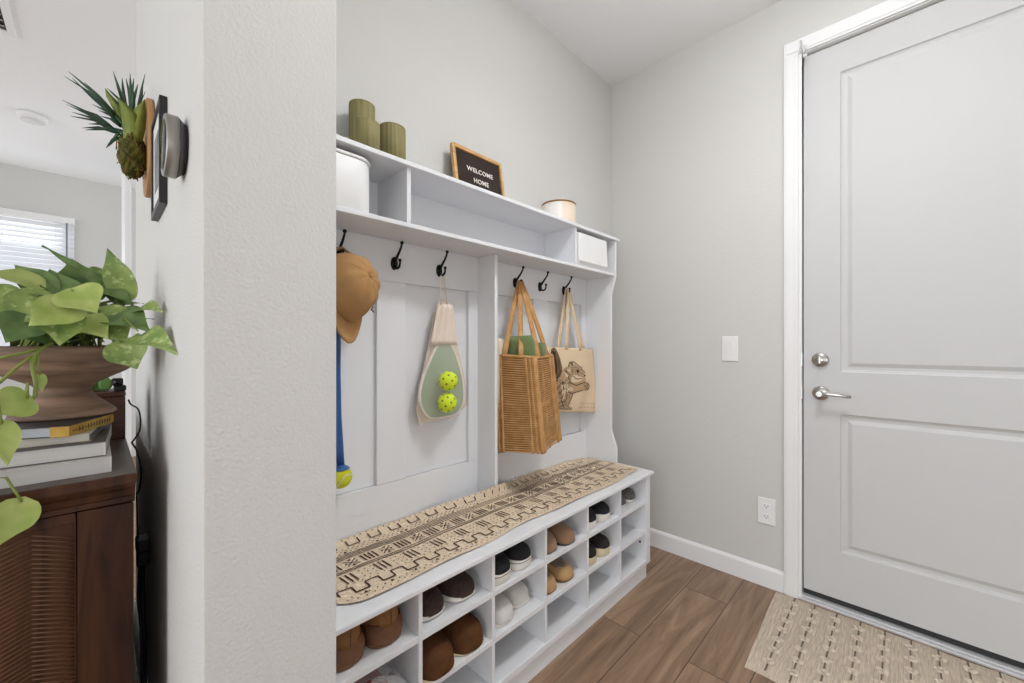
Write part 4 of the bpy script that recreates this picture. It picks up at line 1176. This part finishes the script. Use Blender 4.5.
# outline leaves, placed round the bowl
TOC = V((1.0, -.1, .25))
leaf(P(118, 300, -1.36), P(44, 243, -1.40), .032, V((.55, .1, .9)), 1, .10, .3)
leaf(P(126, 297, -1.37), P(107, 247, -1.39), .058, TOC, 0, .05)
leaf(P(136, 307, -1.30), P(161, 309, -1.18), .046, V((.7, -.4, .7)), 0, .12)
leaf(P(138, 331, -1.20), P(174, 350, -1.02), .056, V((.8, -.5, .65)), 0, .16, stem=P(110, 338, -1.32))
leaf(P(72, 290, -1.26), P(97, 312, -1.22), .082, V((1, -.2, .5)), 2, .1)
leaf(P(122, 342, -1.26), P(137, 369, -1.24), .078, V((1, -.3, .3)), 0, .1)
leaf(P(74, 305, -1.25), P(28, 325, -1.22), .078, V((1, 0, .55)), 2, .12)
leaf(P(52, 300, -1.30), P(-12, 322, -1.28), .085, V((.9, .2, .7)), 0, .12)
leaf(P(40, 285, -1.36), P(-15, 270, -1.36), .070, V((.6, .1, .9)), 2, .1)
leaf(P(50, 292, -1.38), P(14, 264, -1.40), .060, TOC, 1, .06)
leaf(P(84, 300, -1.40), P(72, 258, -1.42), .098, V((1, 0, .2)), 1, .06)
leaf(P(66, 305, -1.36), P(50, 268, -1.40), .080, V((1, .1, .3)), 1, .06)
leaf(P(110, 312, -1.30), P(149, 329, -1.20), .075, V((.9, -.1, .6)), 1, .12)
leaf(P(100, 310, -1.30), P(126, 344, -1.26), .085, V((1, -.1, .5)), 0, .1)
leaf(P(95, 282, -1.38), P(135, 305, -1.34), .060, V((.6, 0, 1)), 1, .1)
leaf(P(90, 275, -1.42), P(118, 275, -1.44), .055, V((.7, 0, .8)), 0, .1)
leaf(P(62, 315, -1.26), P(60, 345, -1.22), .070, V((1, .1, .3)), 0, .1)
leaf(P(30, 318, -1.28), P(6, 342, -1.24), .075, V((1, .1, .4)), 1, .1)
leaf(P(20, 300, -1.33), P(-30, 300, -1.33), .085, V((.8, .1, .8)), 0, .1)
leaf(P(85, 318, -1.28), P(108, 338, -1.24), .055, V((1, -.1, .4)), 2, .1)
for k in range(44):                                    # fuller leaves behind and at the far side
    a = rs3.uniform(0, 2 * PI); r0 = rs3.uniform(.02, .11); r1 = r0 + rs3.uniform(.05, .085)
    z0 = BZ0 + .185 + rs3.uniform(-.02, .085); cx_, cy_ = BCX - .015, BCY
    q0 = V((cx_ + r0 * math.cos(a), cy_ + r0 * math.sin(a), z0)); q1 = V((cx_ + r1 * math.cos(a), min(cy_ + r1 * math.sin(a), .10), z0 + rs3.uniform(-.03, .03)))
    leaf(q0, q1, rs3.uniform(.045, .075), V((math.cos(a) * .5, math.sin(a) * .5, 1)), rs3.choice((0, 0, 1, 1, 2)), .14)
# trailing vine down the front
vine = [P(52, 343, -1.26), P(40, 350, -1.24), P(32, 357, -1.225), P(33, 370, -1.222), P(36, 384, -1.222), P(35, 396, -1.223), P(26, 405, -1.223)]
vn = MB(); vn.tube(vine, .0034, 7)
vn2 = MB(); vn2.tube([P(32, 356, -1.225), P(18, 366, -1.215), P(0, 382, -1.21), P(-16, 392, -1.21)], .003, 7)
vn3 = MB(); vn3.tube([P(46, 347, -1.25), P(28, 352, -1.225), P(8, 356, -1.22), P(-14, 362, -1.22)], .003, 7)
leaf(P(28, 398, -1.20), P(-10, 414, -1.17), .066, V((1, .2, .3)), 2, .1, stem=vine[-1])
leaf(P(2, 424, -1.16), P(8, 466, -1.14), .040, V((1, .2, .1)), 2, .08, stem=P(-10, 405, -1.18))
leaf(P(22, 502, -1.125), P(-4, 548, -1.11), .060, V((1, .25, .25)), 2, .1, stem=P(-14, 492, -1.125))
leaf(P(40, 375, -1.23), P(42, 392, -1.225), .018, V((1, 0, .2)), 2, .1, stem=P(34, 366, -1.223))
obj('foliage', fo, [mleaf, mleaf2, mleaf3], pot)
o = obj('leaf_stalks', st_, mstem, pot); o['kind'] = 'stuff'
for q in (vn, vn2, vn3): obj('trailing_vine', q, mstem, pot)
# dark box behind the bowl with a small green pot plant leaf and a camera-like device
mrbx = wood_mat('red_brown_box', (66, 34, 24), (92, 52, 38), (2, 2, 9), 4, .5)
t = thing('wooden_box', 'small red-brown wooden box behind the bowl on the cabinet', 'box', (-1.67, .04, CZ))
b = MB(); b.box(-1.74, -1.60, -.035, .0575, CZ + .0005, CZ + .122); obj('body', b, mrbx, t, bevel=.003)
b = MB(); b.box(-1.742, -1.598, -.037, .0585, CZ + .1222, CZ + .135); obj('lid', b, mrbx, t, bevel=.003)
t = thing('small_camera', 'small black camera on the red-brown box behind the bowl', 'camera', (-1.64, .05, CZ + .1352))
b = MB(); b.box(-1.655, -1.618, .034, .060, CZ + .1355, CZ + .151); obj('foot', b, M['blackp'], t, bevel=.003)
b = MB(); b.box(-1.650, -1.622, .030, .054, CZ + .1512, CZ + .172); obj('camera_head', b, M['blackp'], t, bevel=.004)
b = MB(); b.lathe([(0, 0), (.008, 0), (.008, .004), (0, .004)], 16, (-1.6215, .042, CZ + .162), 'x'); obj('lens', b, mat('lens_glass', (10, 10, 14), .08), t)
t = thing('green_ornament', 'light green leafy ornament on the red-brown box behind the bowl', 'ornament', (-1.68, 0, CZ + .1352))
b = MB()
for k in range(5):
    yy = -.03 + k * .012
    b.grid(lambda i, j: (-1.675 + .012 * math.sin(k * 2.2) + .01 * i, yy + (j - .5) * .03 * math.sin(PI * min(1, i + .08)) ** .7, CZ + .1355 + .045 * i), 6, 4)
obj('leaves', b, mat('mint_green', (128, 178, 96), .5), t, solid=.002)

# black power cord behind the cabinet
b = MB()
cpts = [(-1.60, .064, .985), P(131, 404.5, -1.62), P(138, 409, -1.58), P(140.5, 420, -1.56), P(139, 432, -1.54), P(133, 441, -1.55), P(132, 443, -1.55), P(137, 451, -1.5), P(140.5, 466, -1.48), P(141, 478, -1.5), P(138.5, 492, -1.55), V((-1.62, .082, .70)), V((-1.62, .085, .572))]
cpts = [V((p[0], min(p[1], .104), p[2])) for p in map(V, cpts)]
def open_smooth(pts, k=5):
    out = []
    for i in range(len(pts) - 1):
        p0, p1, p2, p3 = pts[max(i - 1, 0)], pts[i], pts[i + 1], pts[min(i + 2, len(pts) - 1)]
        for q in range(k):
            t_ = q / k
            out.append(.5 * ((2 * p1) + (p2 - p0) * t_ + (2 * p0 - 5 * p1 + 4 * p2 - p3) * t_ * t_ + (3 * p1 - p0 - 3 * p2 + p3) * t_ ** 3))
    return out + [pts[-1]]
b.tube(open_smooth(cpts), .0022, 6); tag(obj('power_cable', b, M['blackp']), 'thin black cord hanging down behind the dark cabinet', 'cord')
t = thing('power_adapter', 'black plug adapter on the wall behind the dark cabinet', 'adapter', (-1.60, .1, .66))
b = MB(); b.box(-1.66, -1.60, .080, .111, .535, .570); obj('body', b, M['blackp'], t, bevel=.004)
b = MB(); b.box(-1.65, -1.61, .082, .111, .490, .530); obj('lower_plug', b, M['blackp'], t, bevel=.004)
b = MB(); b.tube([(-1.63, .09, .489), (-1.60, .085, .42), (-1.55, .088, .34), (-1.53, .09, .2), (-1.54, .09, .02)], .004, 7); b.tube([(-1.64, .096, .489), (-1.60, .094, .42), (-1.57, .095, .30), (-1.56, .096, .02)], .006, 7)
tag(obj('cable_bundle', b, mat('blue_black_cable', (26, 34, 48), .6)), 'dark blue-black cables dropping to the floor behind the cabinet', 'cable')

# ------------------------------------------------------------------ on the partition: thermostat, picture, staghorn fern
t = thing('thermostat', 'round silver thermostat with black ring on the partition wall', 'thermostat', (-.94, YL, 1.497))
b = MB(); b.lathe([(0, -.0004), (.044, -.0004), (.044, -.003), (0, -.003)], 40, (-.94, YL, 1.497), 'y'); obj('wall_plate', b, M['rubber'], t)
b = MB(); b.lathe([(.044, -.003), (.047, -.006), (.0535, -.0125), (0, -.0125)], 48, (-.94, YL, 1.497), 'y'); obj('base', b, mat('dark_grey_plastic', (70, 68, 66), .5), t)
b = MB(); b.lathe([(.0535, -.0125), (.0530, -.0285), (.0515, -.0300), (.044, -.0302), (0, -.0302)], 48, (-.94, YL, 1.497), 'y'); obj('ring', b, mat('brushed_steel', (158, 155, 150), .45, .85), t)
b = MB(); b.lathe([(.044, -.0303), (.043, -.0312), (0, -.0318)], 40, (-.94, YL, 1.497), 'y'); obj('display', b, mat('black_glass', (12, 12, 14), .1), t)

t = thing('picture_frame', 'small black-framed picture on the partition wall beside the thermostat', 'picture', (-1.295, YL, 1.58))
fx0, fx1, fz0, fz1, fy = -1.392, -1.197, 1.463, 1.705, YL - .0145
b = MB()
for x0, x1, z0, z1 in ((fx0, fx1, fz0, fz0 + .014), (fx0, fx1, fz1 - .014, fz1), (fx0, fx0 + .014, fz0 + .014, fz1 - .014), (fx1 - .014, fx1, fz0 + .014, fz1 - .014)): b.box(x0, x1, fy, YL - .0005, z0, z1)
obj('frame', b, mat('black_frame', (30, 29, 30), .4), t, bevel=.001)
b = MB(); b.box(fx0 + .014, fx1 - .014, fy + .004, YL - .002, fz0 + .014, fz1 - .014); obj('mat_board', b, mat('white_mat_board', (226, 226, 226), .5), t)
b = MB(); b.box(fx0 + .05, fx1 - .05, fy + .003, fy + .0042, fz0 + .055, fz1 - .055); obj('print', b, mat('grey_print', (150, 150, 152), .5, col2=(92, 92, 96), vscale=14), t)

st = thing('mounted_staghorn_fern', 'staghorn fern on a mossy ball mounted on a wooden wall plaque', 'plant', (-1.56, YL, 1.70))
mplq = wood_mat('plaque_wood', (150, 104, 58), (196, 150, 96), (1, 6, 1), 4, .6); mbark = mat('plaque_bark', (58, 48, 40), .9, bump=.6, bscale=60)
b = MB(); PXC, PZC = -1.575, 1.712
ov = [(PXC + .118 * math.cos(a) * (1 + .04 * math.sin(3 * a)), PZC + .140 * math.sin(a) * (1 + .03 * math.sin(2 * a + 1))) for a in [2 * PI * i / 44 for i in range(44)]]
b.prism(ov, YL - .014, YL - .002, lambda x, z, y: (x, y, z), smooth=True); obj('plaque', b, mplq, st, bevel=.002)
MC = V((-1.560, .0705, 1.677))
b = MB(); rm = random.Random(8)
def moss(i, j):
    a, q = 2 * PI * i, PI * (.02 + .96 * j)
    d = V((math.sin(q) * math.cos(a) * .045, math.sin(q) * math.sin(a) * .030, -math.cos(q) * .061))
    k = 1 + .07 * math.sin(a * 5 + q * 7) + .05 * math.sin(a * 11 - q * 13)
    return MC + d * (k if 0 < i < 1 else 1 + .07 * math.sin(q * 7) + .05 * math.sin(-q * 13))
b.grid(moss, 48, 30); obj('moss_ball', b, mat('green_moss', (98, 96, 34), .98, col2=(60, 62, 22), vscale=60, bump=1, bscale=150), st)
b = MB()
for k in range(60):
    a, q = rm.uniform(0, 6.28), rm.uniform(.3, 2.9)
    d = V((math.sin(q) * math.cos(a) * .046, math.sin(q) * math.sin(a) * .031, -math.cos(q) * .062)); p = MC + d
    b.tube([p, p + d * .10 + V((rm.uniform(-.01, .01), 0, rm.uniform(-.01, .01))), p + V((rm.uniform(-.02, .02), rm.uniform(-.006, .006), rm.uniform(-.02, .02)))], .0013, 4)
obj('moss_fibres', b, mat('brown_fibre', (120, 96, 44), .9), st)
def blade(mb, pts, w, n=(1, 0, .2), m=0):
    pts = [V(p) for p in pts]; rs = []
    N = len(pts)
    for i, p in enumerate(pts):
        tg = (pts[min(i + 1, N - 1)] - pts[max(i - 1, 0)]).normalized(); s = tg.cross(V(n)).normalized(); nn = s.cross(tg)
        ww = w * (1 - (i / (N - 1)) ** 1.6) * (.55 + .45 * min(1, i * 1.5 / N + .3)) + .0004
        rs.append([p - s * ww, p + nn * ww * .25, p + s * ww, p - nn * ww * .15])
    mb.rings(rs, m)
fr = MB()
root_ = MC + V((0, -.005, .052))
def frond(tips, stem_pt, w=.0085, m=0):
    base = root_ + V((rm.uniform(-.01, .01), rm.uniform(-.008, .008), 0))
    sp = V(stem_pt)
    blade(fr, [base, base.lerp(sp, .35) + V((0, 0, .006)), base.lerp(sp, .7) + V((0, 0, .005)), sp + (sp - base) * .25], w * 1.5, m=m)
    for tp in tips:
        tp = V(tp); st0 = base.lerp(sp, .62)
        mid = st0.lerp(tp, .5) + V((rm.uniform(-.012, .012), rm.uniform(-.004, .004), rm.uniform(.004, .012)))
        blade(fr, [st0, st0.lerp(mid, .6), mid, mid.lerp(tp, .55), tp], w, m=m)
Q = lambda px, py, dx=0: P(px, py, -1.56 + dx)
frond([Q(68, 71), Q(78, 84), Q(72, 78, -.03), Q(88, 92)], Q(106, 108), .0055, 0)
frond([Q(62, 100), Q(72, 112), Q(78, 108, -.03), Q(88, 124)], Q(108, 128), .0052, 0)
frond([Q(113, 71), Q(119, 92, -.02), Q(107, 88)], Q(124, 106), .0055, 0)
frond([Q(130, 73), Q(126, 78, -.03), Q(134, 78, .01)], Q(132, 104), .0048, 0)
frond([Q(145, 74), Q(143, 82, -.02)], Q(142, 100), .0030, 0)
frond([Q(64, 76, -.05), Q(84, 82, .02), Q(92, 96, .03)], Q(108, 106), .0048, 1)
frond([Q(70, 116, .03), Q(82, 128, .02), Q(66, 104, -.05)], Q(104, 130), .0046, 1)
frond([Q(122, 78, .03), Q(116, 84, .04), Q(110, 94, -.03)], Q(126, 106), .0048, 1)
frond([Q(138, 84, .03), Q(133, 88, .04)], Q(134, 110), .0055, 0)
frond([Q(92, 104), Q(98, 110, .03), Q(100, 116, -.03)], Q(116, 122), .0055, 1)
frond([Q(106, 148), Q(112, 140)], Q(120, 138), .0065, 1)
frond([Q(85, 130), Q(96, 128, .02)], Q(112, 132), .0060, 0)
obj('antler_fronds', fr, [mat('blue_green_frond', (62, 98, 70), .5, col2=(40, 70, 58), vscale=30), mat('dark_frond', (56, 88, 58), .5, col2=(38, 62, 48), vscale=30)], st)
sh = MB()
blade(sh, [Q(132, 140, .03), Q(132, 127, .035), Q(129, 115, .035), Q(124, 106, .03), Q(118, 97, .025)], .026, (1, -.2, .1))
blade(sh, [Q(133, 140, .03), Q(136, 126, .035), Q(140, 112, .035), Q(145, 99, .03)], .028, (1, -.2, .1))
blade(sh, [Q(124, 122), Q(116, 106), Q(109, 96), Q(105, 88)], .013, (1, -.2, .1))
obj('shield_fronds', sh, mat('olive_shield', (140, 152, 70), .55, col2=(112, 128, 54), vscale=20), st)
